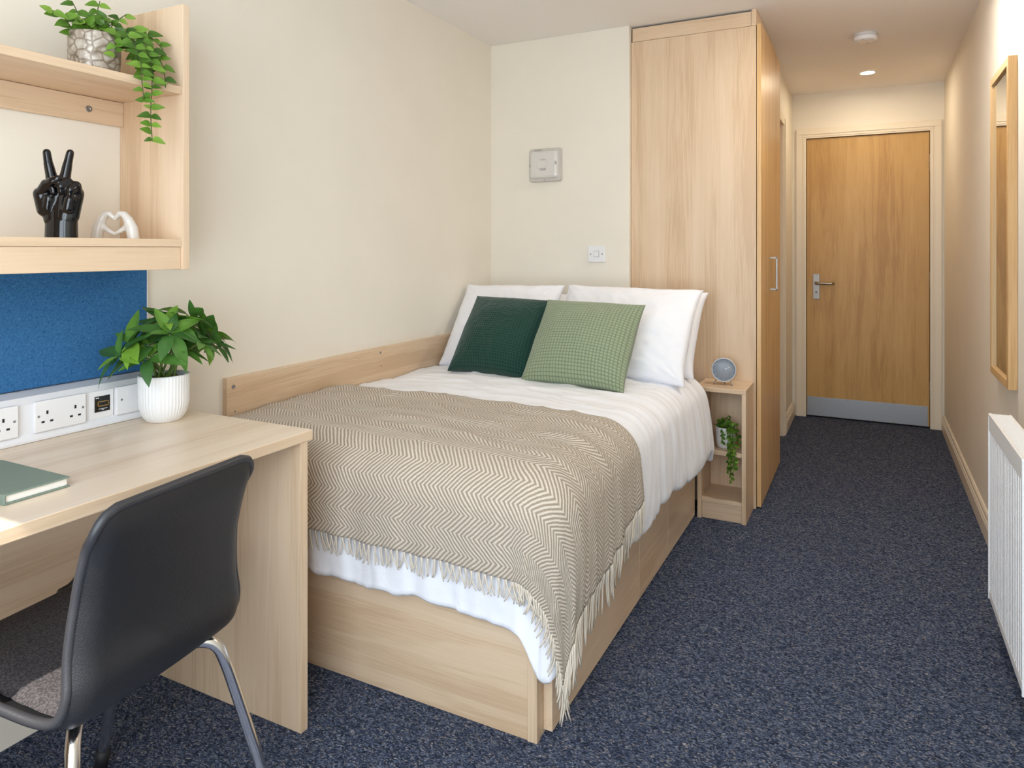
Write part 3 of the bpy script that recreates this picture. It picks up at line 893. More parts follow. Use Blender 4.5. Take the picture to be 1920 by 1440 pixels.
# ------------------------------------------------------------------ plants
def leaf_mesh(name, L_, Wd, droop, fold, mat, shape=0.42, pointed=1.0):
    V, F = [], []
    nl, nw = 7, 5
    for i in range(nl):
        t = i / (nl - 1)
        wdt = Wd / 2 * (math.sin(PI * t ** shape * 1.0) ** 0.85 if 0 < t < 1 else 0.02)
        if t == 1: wdt = Wd * 0.01
        if t == 0: wdt = Wd * 0.035
        y = L_ * t
        z = -droop * L_ * t * t
        for j in range(nw):
            a = -1 + 2 * j / (nw - 1)
            V.append((a * wdt, y, z + fold * abs(a) * wdt * (1.0 - 0.5 * t) - 0.0004 * (a == 0)))
    F = grid_faces(nl, nw)
    me = bpy.data.meshes.new(name)
    me.from_pydata(V, [], F); me.update()
    me.materials.append(MATS[mat])
    for f in me.polygons: f.use_smooth = True
    return me

def place_leaf(me, base, d, nrm, parent, scale=1.0):
    d = Vector(d).normalized(); nrm = Vector(nrm)
    z = (nrm - d * nrm.dot(d))
    if z.length < 1e-4: z = Vector((1, 0, 0)) - d * d.x
    z.normalize(); x = d.cross(z)
    M = Matrix((x, d, z)).transposed().to_4x4()
    o = link(bpy.data.objects.new('leaf', me))
    o.parent = parent
    loc = Vector(base) - (Vector(parent.location) if parent.type == 'EMPTY' else Vector((0, 0, 0)))
    o.matrix_basis = Matrix.Translation(loc) @ M @ Matrix.Diagonal((scale, scale, scale, 1))
    return o

def pot_lathe(name, c, r_bot, r_mid, r_top, h, mat, parent, seg=64, mod=None, wall=0.006, lipr=None):
    prof = [(r_bot * 0.9, 0.0), (r_bot, 0.003), (r_bot + (r_mid - r_bot) * 0.6, h * 0.16), (r_mid, h * 0.38), (r_mid, h * 0.62), (r_top * 1.0, h * 0.95), (r_top, h), (r_top - wall * 0.5, h + 0.001),
            (r_top - wall, h), (r_top - wall, h * 0.80)]
    return lathe(name, prof, c, mat, parent, seg, 'z', mod)

# desk plant
PC = Vector((0.172, 0.862, DKZ))
dp = thing('potted_plant', 'bushy green plant in a white ribbed pot on the desk', 'plant', PC)
pot_lathe('pot', PC, 0.045, 0.062, 0.0625, 0.121, 'pot_white', dp, 264, lambda a, r, i: r * (1 - (0.022 * (0.5 + 0.5 * math.cos(a * 44 + 0.6 * math.sin(a * 3)))) * (1 if 2 <= i <= 5 else 0)), 0.007)
lathe('soil', [(0.0555, 0.095), (0.0555, 0.104), (0.02, 0.108)], PC, 'soil', dp, 32)
rnd = random.Random(11)
pm = bpy.data.meshes.new('pebble')
bm = bmesh.new(); bmesh.ops.create_icosphere(bm, subdivisions=1, radius=0.0062); bm.to_mesh(pm); bm.free(); pm.materials.append(MATS['pebble'])
for k in range(46):
    a, r = rnd.uniform(0, 2 * PI), 0.050 * math.sqrt(rnd.random())
    o = link(bpy.data.objects.new('pebble', pm)); o.parent = dp
    o.location = (r * math.cos(a), r * math.sin(a), 0.109 + rnd.uniform(0, 0.003)); o.scale = (rnd.uniform(.7, 1.2), rnd.uniform(.7, 1.2), rnd.uniform(.5, .9)); o.rotation_euler = (0, 0, a)
LD = [leaf_mesh('leaf', 0.082, 0.036, dr, fo, 'leaf_desk', sh_) for dr, fo, sh_ in ((0.25, 0.30, 0.75), (0.45, 0.22, 0.8), (0.12, 0.40, 0.7), (0.6, 0.25, 0.78))]
ros = [((0.165, 0.775, 0.955), 8), ((0.235, 0.832, 0.975), 8), ((0.175, 0.905, 1.000), 9), ((0.205, 0.955, 0.945), 8), ((0.125, 0.865, 0.985), 8), ((0.150, 1.000, 0.960), 8),
       ((0.225, 0.875, 0.925), 7), ((0.115, 0.945, 0.960), 7), ((0.205, 0.790, 0.915), 5), ((0.17, 0.945, 1.005), 6), ((0.255, 0.905, 0.945), 6), ((0.13, 0.81, 0.92), 5), ((0.20, 1.0, 0.925), 5), ((0.155, 0.752, 0.925), 6), ((0.20, 0.85, 1.0), 7), ((0.15, 0.93, 0.92), 6), ((0.19, 0.81, 0.945), 6), ((0.165, 1.02, 0.94), 6)]
for (c, nl) in ros:
    c = Vector(c)
    base = PC + Vector((rnd.uniform(-0.018, 0.018), rnd.uniform(-0.018, 0.018), 0.100))
    midp = base.lerp(c, 0.5) + Vector((0, 0, 0.018)) - (c - base) * Vector((1, 1, 0)).normalized().x * 0
    tube('stem', smooth_path([base, midp, c], 5), [0.0030] * 5 + [0.0022] * 6, 'stem_green', dp, 7)
    outward = Vector((c.x - PC.x, c.y - PC.y, 0))
    ax = (outward * 2.2 + Vector((0.0, 0, 0.16))).normalized()
    t1 = ax.cross(Vector((0.3, 0.2, 1))).normalized(); t2 = ax.cross(t1)
    a0 = rnd.uniform(0, 6)
    for k in range(nl):
        a = a0 + 2 * PI * k / nl + rnd.uniform(-0.25, 0.25)
        inner = k % 3 == 2
        tilt = rnd.uniform(0.55, 0.85) if inner else rnd.uniform(0.05, 0.4)
        d = (t1 * math.cos(a) + t2 * math.sin(a)) + ax * tilt
        d.normalize()
        sc = rnd.uniform(0.55, 0.8) if inner else rnd.uniform(0.78, 1.12)
        b = c + d * 0.004
        tip = b + d * 0.085 * sc
        if tip.x < 0.035:
            d.x = max(d.x, 0.0) ; d.x += 0.05; d.normalize(); sc *= 0.8
        place_leaf(rnd.choice(LD), b, d, ax + Vector((0, 0, 0.5)), dp, sc)

def vine_plant(root, pc, h, crown, vines, leafs, rnd, rad, lsc, stem_mat='stem_dark', xmin=0.02):
    for k in range(crown):
        a = rnd.uniform(0, 2 * PI); el = rnd.uniform(0.15, 1.3)
        ln = rnd.uniform(0.45, 1.0) * rad
        d = Vector((math.cos(a) * math.cos(el), math.sin(a) * math.cos(el), math.sin(el) * 0.8))
        b = pc + Vector((rnd.uniform(-.3, .3) * rad, rnd.uniform(-.3, .3) * rad, h - 0.006))
        e = b + d * ln
        if e.x < xmin: e.x = xmin + 0.01
        m_ = b.lerp(e, 0.5) + Vector((0, 0, 0.008))
        path = smooth_path([b, m_, e], 3)
        tube('stem', path, 0.0012, stem_mat, root, 5)
        nl = 5
        for q in range(nl):
            t = 0.25 + 0.75 * q / (nl - 1)
            pt = path[min(len(path) - 1, int(t * (len(path) - 1)))]
            aa = rnd.uniform(0, 2 * PI)
            dd = d * 0.6 + Vector((math.cos(aa), math.sin(aa), rnd.uniform(-0.3, 0.5)))
            if pt.x + dd.x * 0.03 < xmin: dd.x = abs(dd.x)
            place_leaf(rnd.choice(leafs), pt, dd, Vector((0.75 + rnd.uniform(-.5, .5), -0.45 + rnd.uniform(-.5, .5), 0.3 + rnd.uniform(-.2, .6))), root, lsc * rnd.uniform(0.7, 1.1))
    for pts, every, sc in vines:
        path = smooth_path(pts, 8)
        tube('stem', path, 0.0012, stem_mat, root, 5)
        L = 0.0; last = Vector(path[0]); sgn = 1; nxt = 0.0
        for i in range(1, len(path)):
            L += (Vector(path[i]) - last).length; last = Vector(path[i])
            if L >= nxt:
                nxt = L + every
                sgn = -sgn
                tg = (Vector(path[i]) - Vector(path[i - 1])).normalized()
                sd = Vector((0.45, 0.89, 0)) * sgn
                dd = sd * rnd.uniform(0.6, 1.0) + Vector((0.35, -0.2, rnd.uniform(-0.5, 0.25)))
                place_leaf(rnd.choice(leafs), path[i], dd, Vector((0.8, -0.4, 0.45)), root, sc * rnd.uniform(0.75, 1.15))
                if rnd.random() < 0.5:
                    dd = -sd * rnd.uniform(0.5, 1.0) + Vector((0.4, -0.3, rnd.uniform(-0.5, 0.3)))
                    place_leaf(rnd.choice(leafs), path[i], dd, Vector((0.8, -0.4, 0.45)), root, sc * rnd.uniform(0.6, 1.0))

# plant on the shelf
VP = Vector((0.165, 0.680, S1))
vp = thing('trailing_plant', 'trailing green vine in a silver mosaic pot on the upper shelf board', 'plant', VP)
pot_lathe('pot', VP, 0.052, 0.0565, 0.0565, 0.096, 'mosaic_silver', vp, 48, None, 0.005)
lathe('soil', [(0.050, 0.076), (0.050, 0.085), (0.01, 0.088)], VP, 'soil', vp, 24)
LV = [leaf_mesh('leaf', 0.029, 0.020, dr, fo, 'leaf_vine', 0.62) for dr, fo in ((0.2, 0.25), (0.45, 0.3), (0.1, 0.15))]
rv = random.Random(5)
z0 = S1 + 0.088
vines = [
    ([VP + Vector((0.03, 0.03, 0.088)), (0.235, 0.740, z0 + 0.02), (0.262, 0.757, 1.665), (0.270, 0.757, 1.60), (0.272, 0.752, 1.53), (0.272, 0.756, 1.458)], 0.0115, 1.0),
    ([VP + Vector((0.03, 0.02, 0.088)), (0.232, 0.715, z0 + 0.012), (0.263, 0.728, 1.66), (0.268, 0.732, 1.60), (0.270, 0.735, 1.555)], 0.012, 0.95),
    ([VP + Vector((0.01, 0.04, 0.088)), (0.20, 0.760, z0 + 0.025), (0.225, 0.790, z0 - 0.005), (0.245, 0.805, 1.655), (0.262, 0.800, 1.60)], 0.012, 1.1),
    ([VP + Vector((0.01, 0.04, 0.088)), (0.19, 0.755, z0 + 0.040), (0.20, 0.800, z0 + 0.035), (0.215, 0.828, z0 + 0.006)], 0.014, 1.2),
    ([VP + Vector((0.02, 0.04, 0.088)), (0.21, 0.750, z0 + 0.005), (0.235, 0.768, 1.67), (0.24, 0.775, 1.635)], 0.010, 1.1),
    ([VP + Vector((0.02, 0.05, 0.088)), (0.19, 0.755, z0 + 0.0), (0.20, 0.775, 1.67), (0.21, 0.780, 1.63)], 0.010, 1.1),
    ([VP + Vector((-0.01, -0.04, 0.088)), (0.165, 0.610, z0 + 0.03), (0.17, 0.580, z0 + 0.035)], 0.012, 1.05),
    ([VP + Vector((0.0, -0.02, 0.088)), (0.165, 0.640, z0 + 0.05), (0.17, 0.622, z0 + 0.075)], 0.014, 1.05),
    ([VP + Vector((0.0, 0.0, 0.088)), (0.165, 0.685, z0 + 0.06), (0.17, 0.690, z0 + 0.095)], 0.014, 1.05),
    ([VP + Vector((0.0, 0.02, 0.088)), (0.17, 0.725, z0 + 0.05), (0.18, 0.752, z0 + 0.080)], 0.014, 1.1),
    ([VP + Vector((0.04, 0.01, 0.088)), (0.218, 0.692, z0 + 0.012), (0.228, 0.690, z0 - 0.02), (0.228, 0.690, z0 - 0.05)], 0.010, 0.8)]
vine_plant(vp, VP, 0.096, 44, vines, LV, rv, 0.064, 0.95)

# plant in the bedside unit
BP = Vector((1.262, 2.862, 0.3065))
bp = thing('small_plant', 'small trailing plant in a matte white pot inside the bedside unit', 'plant', BP)
pot_lathe('pot', BP, 0.036, 0.0435, 0.045, 0.092, 'pot_matte', bp, 40, None, 0.004)
lathe('soil', [(0.040, 0.072), (0.040, 0.082), (0.01, 0.085)], BP, 'soil', bp, 20)
LS = [leaf_mesh('leaf', 0.021, 0.0155, dr, fo, 'leaf_vine', 0.6) for dr, fo in ((0.2, 0.25), (0.4, 0.3))]
rb = random.Random(9)
z1 = 0.3065 + 0.085
vb = [([BP + Vector((0.02, -0.02, 0.085)), (1.292, 2.805, z1 + 0.012), (1.298, 2.772, z1 - 0.04), (1.300, 2.766, 0.27), (1.302, 2.768, 0.180)], 0.0085, 1.0),
      ([BP + Vector((0.02, -0.02, 0.085)), (1.300, 2.806, z1 + 0.012), (1.312, 2.772, z1 - 0.03), (1.316, 2.766, 0.30), (1.315, 2.768, 0.235)], 0.0085, 1.0),
      ([BP + Vector((0.01, -0.03, 0.085)), (1.280, 2.808, z1 + 0.006), (1.286, 2.790, z1 - 0.05), (1.290, 2.768, 0.30), (1.290, 2.766, 0.225)], 0.009, 0.95),
      ([BP + Vector((0.03, -0.02, 0.085)), (1.310, 2.825, z1 + 0.01), (1.325, 2.805, z1 - 0.03), (1.328, 2.795, 0.34)], 0.0085, 1.0),
      ([BP + Vector((-0.01, -0.03, 0.085)), (1.255, 2.815, z1 + 0.004), (1.258, 2.806, z1 - 0.035), (1.262, 2.803, z1 - 0.06)], 0.009, 0.85)]
vine_plant(bp, BP, 0.092, 26, vb, LS, rb, 0.052, 1.0)

# ------------------------------------------------------------------ sculptures (capsules merged into one skin)
def capsule_mesh(bm, p0, p1, r0, r1, flat=1.0):
    p0, p1 = Vector(p0), Vector(p1)
    d = p1 - p0; L = d.length
    b = bmesh.new()
    bmesh.ops.create_uvsphere(b, u_segments=20, v_segments=14, radius=1.0)
    rot = d.to_track_quat('Z', 'Y').to_matrix() if L > 1e-6 else Matrix.Identity(3)
    for v in b.verts:
        top = v.co.z >= 0
        r = r1 if top else r0
        c = Vector((v.co.x * r, v.co.y * r, v.co.z * r + (L if top else 0)))
        w_ = rot @ c
        v.co = p0 + w_
        v.co.y = p0.y + (p1.y - p0.y) * (max(0, min(1, c.z / L)) if L > 1e-6 else 0) + (v.co.y - (p0.y + (p1.y - p0.y) * (max(0, min(1, c.z / L)) if L > 1e-6 else 0))) * flat
    me = bpy.data.meshes.new('t'); b.to_mesh(me); b.free(); bm.from_mesh(me); bpy.data.meshes.remove(me)

def merged(name, caps, mat, vox, loc, rotz, sm=6, cut=None):
    bm = bmesh.new()
    for c in caps: capsule_mesh(bm, *c)
    o = from_bm(name, bm, mat, None, True)
    m = o.modifiers.new('r', 'REMESH'); m.mode = 'VOXEL'; m.voxel_size = vox
    s = o.modifiers.new('s', 'SMOOTH'); s.factor = 0.5; s.iterations = sm
    bake(o)
    bm = bmesh.new(); bm.from_mesh(o.data)
    g = bm.verts[:] + bm.edges[:] + bm.faces[:]
    r = bmesh.ops.bisect_plane(bm, geom=g, plane_co=(0, 0, 0), plane_no=(0, 0, -1), clear_outer=True)
    bmesh.ops.holes_fill(bm, edges=[e for e in bm.edges if e.is_boundary])
    bm.to_mesh(o.data); bm.free()
    for f in o.data.polygons: f.use_smooth = True
    o.location = loc; o.rotation_euler = (0, 0, rotz)
    return o

U = 0.206 / 1100.0
def hp_(px, py, depth=0.0): return ((px - 405) * U, -depth * U, (1270 - py) * U)
# local x = right in view, -y = towards the viewer
caps = []
def C(a, b, r0, r1, fl=1.0): caps.append((hp_(*a), hp_(*b), r0 * U, r1 * U, fl))
C((405, 1330), (408, 1080), 198, 185, 0.72)                 # wrist
C((330, 1020), (265, 740), 130, 112, 1.0); C((400, 1010), (390, 700), 140, 125, 0.95); C((460, 1010), (490, 720), 140, 125, 0.95); C((510, 990), (575, 730), 110, 98, 0.95)  # palm
C((300, 640, -20), (282, 520, -10), 84, 66); C((282, 520, -10), (250, 360, 0), 66, 54); C((250, 360, 0), (230, 222, 0), 53, 45)   # index
C((425, 640, -30), (445, 520, -10), 82, 64); C((445, 520, -10), (480, 370, 0), 64, 53); C((480, 370, 0), (512, 226, 0), 52, 44)   # middle
C((520, 720, 0), (525, 600, 90), 78, 70); C((525, 600, 90), (510, 650, 175), 64, 52); C((510, 650, 175), (505, 715, 165), 50, 40)     # ring, curled
C((590, 760, 0), (612, 640, 60), 78, 66); C((612, 640, 60), (600, 690, 140), 60, 50); C((600, 690, 140), (590, 750, 135), 48, 38)     # little finger, curled
C((255, 900, 40), (225, 740, 90), 120, 92); C((225, 740, 90), (330, 625, 165), 82, 62); C((330, 625, 165), (425, 590, 205), 58, 50); C((425, 590, 205), (490, 560, 205), 48, 42)  # thumb across
C((300, 900, 80), (330, 800, 110), 85, 70); C((530, 900, 60), (560, 800, 80), 85, 75)       # pads of the palm
C((400, 690, 150), (405, 720, 150), 42, 36)
hand = merged('hand_sculpture', caps, 'black_gloss', 0.0021, (0.185, 0.590, S2), 0.50, 4)
tag(hand, 'glossy black hand sculpture making a peace sign on the lower shelf board', 'sculpture')

caps = []
H0 = (1085, 1285)
def hq(px, py, depth=0.0): return ((px - H0[0]) * U, -depth * U, (H0[1] - py) * U)
def C2(a, b, r0, r1, fl=1.0): caps.append((hq(*a), hq(*b), r0 * U, r1 * U, fl))
for m in (1, -1):
    def X(v): return H0[0] + 14 - m * (H0[0] + 14 - v)
    C2((X(850), 1330), (X(880), 1150), 76, 76, 0.95); C2((X(880), 1150), (X(925), 1040), 78, 62, 0.95); C2((X(925), 1040), (X(975), 965), 58, 46, 1.2)
    C2((X(975), 965), (X(1030), 955), 45, 40, 1.3); C2((X(1030), 955), (X(1072), 995), 38, 30, 1.3); C2((X(1072), 995), (X(1094), 1030), 29, 20, 1.2)
    C2((X(900), 1085), (X(960), 1140), 62, 40); C2((X(960), 1140), (X(1030), 1186), 38, 33); C2((X(1030), 1186), (X(1096), 1222), 32, 22)
heart = merged('heart_hands_sculpture', caps, 'white_ceramic', 0.0019, (0.175, 0.722, S2), 0.50, 5)
tag(heart, 'small cream ceramic sculpture of two hands forming a heart', 'sculpture')

# ------------------------------------------------------------------ notebook
nb_ = thing('notebook', 'sage green hardback notebook lying on the desk', 'notebook', (0.37, 0.375, DKZ))
NX0, NX1, NY0, NY1 = 0.250, 0.482, 0.322, 0.434
box('back_cover', (NX0, NY0, DKZ + 0.0005), (NX1, NY1, DKZ + 0.0035), 'book_cover', nb_, 0.001)
box('pages', (NX0 + 0.004, NY0 + 0.002, DKZ + 0.0036), (NX1 - 0.004, NY1 - 0.004, DKZ + 0.0165), 'paper', nb_, 0.0006)
box('front_cover', (NX0, NY0, DKZ + 0.0166), (NX1, NY1, DKZ + 0.0196), 'book_cover', nb_, 0.001)
box('spine', (NX0, NY0 - 0.003, DKZ + 0.0005), (NX1, NY0 + 0.001, DKZ + 0.0196), 'book_cover', nb_, 0.001)
box('hinge_groove', (NX0, NY0 + 0.011, DKZ + 0.0190), (NX1, NY0 + 0.0135, DKZ + 0.0199), 'book_cover', nb_, 0.0003)

# ------------------------------------------------------------------ chair
ch = thing('chair', 'black plastic shell chair with grey seat pad and chrome legs at the desk', 'chair', (0.724, 0.484, 0), rotz=math.radians(186.5))
prof = smooth_path([(0.462, 0, 0.420), (0.452, 0, 0.440), (0.40, 0, 0.450), (0.30, 0, 0.440), (0.18, 0, 0.424), (0.10, 0, 0.414), (0.052, 0, 0.418), (0.024, 0, 0.442), (0.012, 0, 0.486), (0.016, 0, 0.54), (0.012, 0, 0.60), (0.002, 0, 0.66), (-0.014, 0, 0.72), (-0.030, 0, 0.772)], 5)
npf = len(prof); na = 33
V = []
cum = [0.0]
for i in range(1, npf): cum.append(cum[-1] + (prof[i] - prof[i - 1]).length)
TL = cum[-1]
for i in range(npf):
    s = cum[i]
    t = (prof[min(i + 1, npf - 1)] - prof[max(i - 1, 0)]).normalized()
    nn = Vector((t.z, 0, -t.x))            # towards the sitter
    if nn.x < 0 and i > npf // 2: nn = -nn
    if i <= npf // 2 and nn.z < 0: nn = -nn
    hw = 0.208 if s < 0.25 else 0.208 - 0.034 * min(1, (s - 0.25) / 0.4)
    de, ds = TL - s, s
    for e, rc in ((de, 0.036), (ds, 0.07)):
        if e < rc: hw -= rc * (1 - math.sqrt(max(0, 1 - ((rc - e) / rc) ** 2)))
    for j in range(na):
        a = -1 + 2 * j / (na - 1)
        lip = 0.020 * max(0, (abs(a) - 0.86) / 0.14) ** 1.5 * (1 - max(0, 1 - de / 0.06))
        lipt = 0.016 * max(0, 1 - de / 0.05) ** 2
        bowl = 0.006 * a * a * min(1, de / 0.15)
        zz = prof[i] + nn * (lip + lipt + bowl)
        V.append((zz.x, a * hw, zz.z))
shell = from_py('shell', V, grid_faces(npf, na), 'chair_plastic', ch, True, True)
md = shell.modifiers.new('t', 'SOLIDIFY'); md.thickness = 0.009; md.offset = 0
md = shell.modifiers.new('b', 'BEVEL'); md.width = 0.0035; md.segments = 2; md.limit_method = 'ANGLE'; md.angle_limit = 0.9
# rounded rim running all round the shell edge
rim = [V[0 * na + j] for j in range(na)] + [V[i * na + na - 1] for i in range(1, npf)] + [V[(npf - 1) * na + j] for j in range(na - 2, -1, -1)] + [V[i * na] for i in range(npf - 2, 0, -1)]
rim = [Vector(p_) for p_ in rim]
cl_ = []
for p_ in rim:
    if not cl_ or (p_ - cl_[-1]).length > 0.006: cl_.append(p_)
cl_.append(cl_[0].copy()); cl_.append(cl_[1].copy())
tube('rim', cl_, 0.0085, 'chair_rim_lit', ch, 10, True)
# seat pad
V = []
npd, npw = 26, 25
for i in range(npd):
    u = -1 + 2 * i / (npd - 1)
    for j in range(npw):
        a = -1 + 2 * j / (npw - 1)
        px_ = 0.245 + u * 0.185 * (1 - 0.06 * a * a)
        py_ = a * 0.168 * (1 - 0.08 * u ** 4)
        # height of the shell under the pad
        zs = min(prof[:npf // 2], key=lambda p_: abs(p_.x - px_)).z + 0.012 * (py_ / 0.205) ** 2
        e = max(0, (1 - u ** 6) * (1 - a ** 6)) ** 0.5
        V.append((px_, py_, zs + 0.004 + 0.018 * e))
from_py('seat_pad', V, grid_faces(npd, npw), 'seat_fabric', ch, True, True)
sp_ = ch.children[-1]
md = sp_.modifiers.new('s', 'SMOOTH'); md.factor = 0.5; md.iterations = 4
for sy in (-1, 1):
    rear = smooth_path([(0.135, sy * 0.045, 0.398), (0.115, sy * 0.10, 0.397), (0.088, sy * 0.132, 0.397), (0.066, sy * 0.154, 0.385), (0.052, sy * 0.166, 0.352), (0.030, sy * 0.188, 0.25), (-0.020, sy * 0.232, 0.016)], 6)
    l = tube('leg', rear, 0.0115, 'chrome', ch, 14, True)
    tube('foot_cap', [(-0.018, sy * 0.230, 0.026), (-0.0225, sy * 0.2345, 0.001)], 0.0145, 'rubber', l, 14, True)
    front = smooth_path([(0.25, sy * 0.045, 0.402), (0.27, sy * 0.10, 0.402), (0.295, sy * 0.135, 0.402), (0.318, sy * 0.152, 0.388), (0.330, sy * 0.160, 0.355), (0.37, sy * 0.176, 0.22), (0.440, sy * 0.200, 0.016)], 6)
    l = tube('leg', front, 0.0115, 'chrome', ch, 14, True)
    tube('foot_cap', [(0.428, sy * 0.196, 0.05), (0.443, sy * 0.201, 0.001)], 0.0145, 'rubber', l, 14, True)
tube('seat_frame', [(0.115, -0.11, 0.398), (0.115, 0.11, 0.398)], 0.010, 'chrome', ch, 12, True)
tube('seat_frame', [(0.27, -0.11, 0.402), (0.27, 0.11, 0.402)], 0.010, 'chrome', ch, 12, True)

# ------------------------------------------------------------------ clock on the bedside unit
CK = Vector((1.252, 2.872, NZ))
ck = thing('alarm_clock', 'round grey alarm clock on two thin feet on the bedside unit', 'clock', CK)
ck.rotation_euler = (0, 0, 0)
cc = (CK.x, CK.y, NZ + 0.0665)
RY = Matrix.Rotation(0.20, 4, 'Z')
def clk(name, prof, mat, par=ck, seg=48):
    o = lathe(name, prof, (0, 0, 0), mat, None, seg, 'y')
    M = Matrix.Translation(cc) @ RY @ Matrix.Rotation(-0.10, 4, 'X')
    o.data.transform(M); return adopt(o, par)
clk('case', [(0.044, 0.022), (0.052, 0.018), (0.054, 0.010), (0.054, -0.014), (0.0525, -0.018), (0.0495, -0.018), (0.0490, -0.0125)], 'clock_grey')
face = clk('dial', [(0.0492, -0.010), (0.0492, -0.0126), (0.001, -0.0127)], 'clock_face')
def clk_bar(name, ang, r0, r1, wd, mat, y=-0.0142):
    bm = bmesh.new(); add_box(bm, (-wd / 2, y - 0.0006, r0), (wd / 2, y, r1), 0)
    o = from_bm(name, bm, mat)
    M = Matrix.Translation(cc) @ RY @ Matrix.Rotation(-0.10, 4, 'X') @ Matrix.Rotation(ang, 4, 'Y')
    o.data.transform(M); adopt(o, ck)
for k in range(12): clk_bar('hour_mark', k * PI / 6, 0.040, 0.0455, 0.0009, 'clock_mark', -0.0128)
clk_bar('hour_hand', math.radians(62), -0.004, 0.030, 0.0022, 'clock_mark')
clk_bar('minute_hand', math.radians(-48), -0.006, 0.042, 0.0013, 'grey_screw')
clk_bar('second_hand', math.radians(150), -0.008, 0.043, 0.0006, 'grey_screw')
clk('hub', [(0.0025, -0.0128), (0.0025, -0.0155), (0.0005, -0.016)], 'black_hole', ck, 12)
for sx in (-1, 1):
    tube('foot', [(CK.x + sx * 0.030, CK.y - 0.012, NZ + 0.024), (CK.x + sx * 0.040, CK.y - 0.020, NZ + 0.001)], 0.0026, 'steel', ck, 10)
tube('foot', [(CK.x, CK.y + 0.014, NZ + 0.016), (CK.x, CK.y + 0.030, NZ + 0.001)], 0.0026, 'steel', ck, 10)

# ------------------------------------------------------------------ wall light and switch on the head wall
wl = thing('wall_light', 'square frosted wall lamp on the cream wall above the pillows', 'wall lamp', (0.329, YH, 1.63))
def rsq(name, x0, x1, z0, z1, y0, y1, r, mat, par, inset=0.0, nseg=6):
    """rounded-square block standing out from the wall from y0 to y1 (y1 < y0), tapering by inset"""
    V, F = [], []
    for y, ins in ((y0, 0), (y1 + (y0 - y1) * 0.25, inset * 0.35), (y1, inset)):
        for cxx, czz, a0 in ((x1, z1, 0), (x0, z1, PI / 2), (x0, z0, PI), (x1, z0, 1.5 * PI)):
            sx = -1 if cxx == x1 else 1; sz = -1 if czz == z1 else 1
            for k in range(nseg):
                a = a0 + PI / 2 * k / (nseg - 1)
                V.append((cxx + sx * (r + ins) + r * math.cos(a), y, czz + sz * (r + ins) + r * math.sin(a)))
    m = 4 * nseg
    for l_ in range(2):
        for k in range(m):
            k2 = (k + 1) % m
            F.append((l_ * m + k, l_ * m + k2, (l_ + 1) * m + k2, (l_ + 1) * m + k))
    F.append(tuple(2 * m + k for k in range(m))); F.append(tuple(reversed(range(m))))
    o = from_py(name, V, F, mat, par, False)
    return o
rsq('base', 0.237, 0.421, 1.545, 1.719, YH - 0.0005, YH - 0.022, 0.014, 'lamp_base', wl, 0.003)
dif = rsq('diffuser', 0.250, 0.408, 1.562, 1.706, YH - 0.022, YH - 0.040, 0.012, 'lamp_diffuser', wl, 0.014)
lathe('inner_ring', [(0.034, 0.0), (0.0335, -0.0010), (0.028, -0.0012), (0.027, -0.0002)], (0.329, YH - 0.040, 1.634), 'lamp_diffuser', dif, 36, 'y', caps=False)
box('lamp_holder', (0.312, YH - 0.0425, 1.603), (0.346, YH - 0.040, 1.615), 'lamp_inner', dif, 0.002)
box('lamp_holder', (0.315, YH - 0.0425, 1.655), (0.343, YH - 0.040, 1.660), 'lamp_inner', dif, 0.001)
box('clip', (0.272, YH - 0.026, 1.7085), (0.315, YH - 0.0215, 1.7145), 'lamp_inner', wl, 0.001)
box('clip', (0.2425, YH - 0.026, 1.622), (0.2485, YH - 0.0215, 1.638), 'lamp_inner', wl, 0.001)
box('clip', (0.393, YH - 0.040, 1.630), (0.404, YH - 0.034, 1.648), 'lamp_inner', wl, 0.002)
lathe('screw', [(0.003, 0), (0.002, -0.001)], (0.329, YH - 0.022, 1.5535), 'grey_screw', wl, 10, 'y')

sw = thing('light_switch', 'white square switch plate on the cream wall beside the wardrobe', 'switch', (0.611, YH, 1.168))
pl_ = box('plate', (0.565, YH - 0.009, 1.128), (0.656, YH - 0.0003, 1.210), 'white_plastic', sw, 0.003)
box('rocker_gap', (0.5965, YH - 0.0094, 1.1545), (0.6245, YH - 0.0088, 1.1855), 'grey_screw', pl_, 0)
box('rocker', (0.598, YH - 0.0125, 1.156), (0.623, YH - 0.009, 1.184), 'white_plastic', pl_, 0.001)
for x in (0.580, 0.641):
    lathe('screw', [(0.0035, 0), (0.0035, -0.0006), (0.001, -0.0007)], (x, YH - 0.009, 1.169), 'grey_screw', pl_, 10, 'y')

# ------------------------------------------------------------------ mirror on the right wall
mr = thing('wall_mirror', 'tall narrow mirror in a light wood frame on the right wall', 'mirror', (XR, 2.67, 1.28))
MX0, MX1, MY0, MY1, MZ0, MZ1 = 2.250, XR - 0.0005, 2.473, 2.862, 0.722, 1.842
FW = 0.028
box('frame_stile', (MX0, MY0, MZ0), (MX1, MY0 + FW, MZ1), 'beech_z', mr, 0.001)
box('frame_stile', (MX0, MY1 - FW, MZ0), (MX1, MY1, MZ1), 'beech_z', mr, 0.001)
box('frame_rail', (MX0, MY0 + FW, MZ0), (MX1, MY1 - FW, MZ0 + FW), 'beech_y', mr, 0.001)
box('frame_rail', (MX0, MY0 + FW, MZ1 - FW), (MX1, MY1 - FW, MZ1), 'beech_y', mr, 0.001)
box('glass', (MX0 + 0.008, MY0 + FW - 0.002, MZ0 + FW - 0.002), (MX0 + 0.012, MY1 - FW + 0.002, MZ1 - FW + 0.002), 'mirror_glass', mr, 0)

# ------------------------------------------------------------------ radiator
rd = thing('radiator', 'white panel radiator with vertical flutes on the right wall', 'radiator', (2.2, 1.98, 0.10))
RX0, RX1, RY0, RY1, RZ0, RZ1 = 2.170, 2.226, 1.715, 2.253, 0.103, 0.680
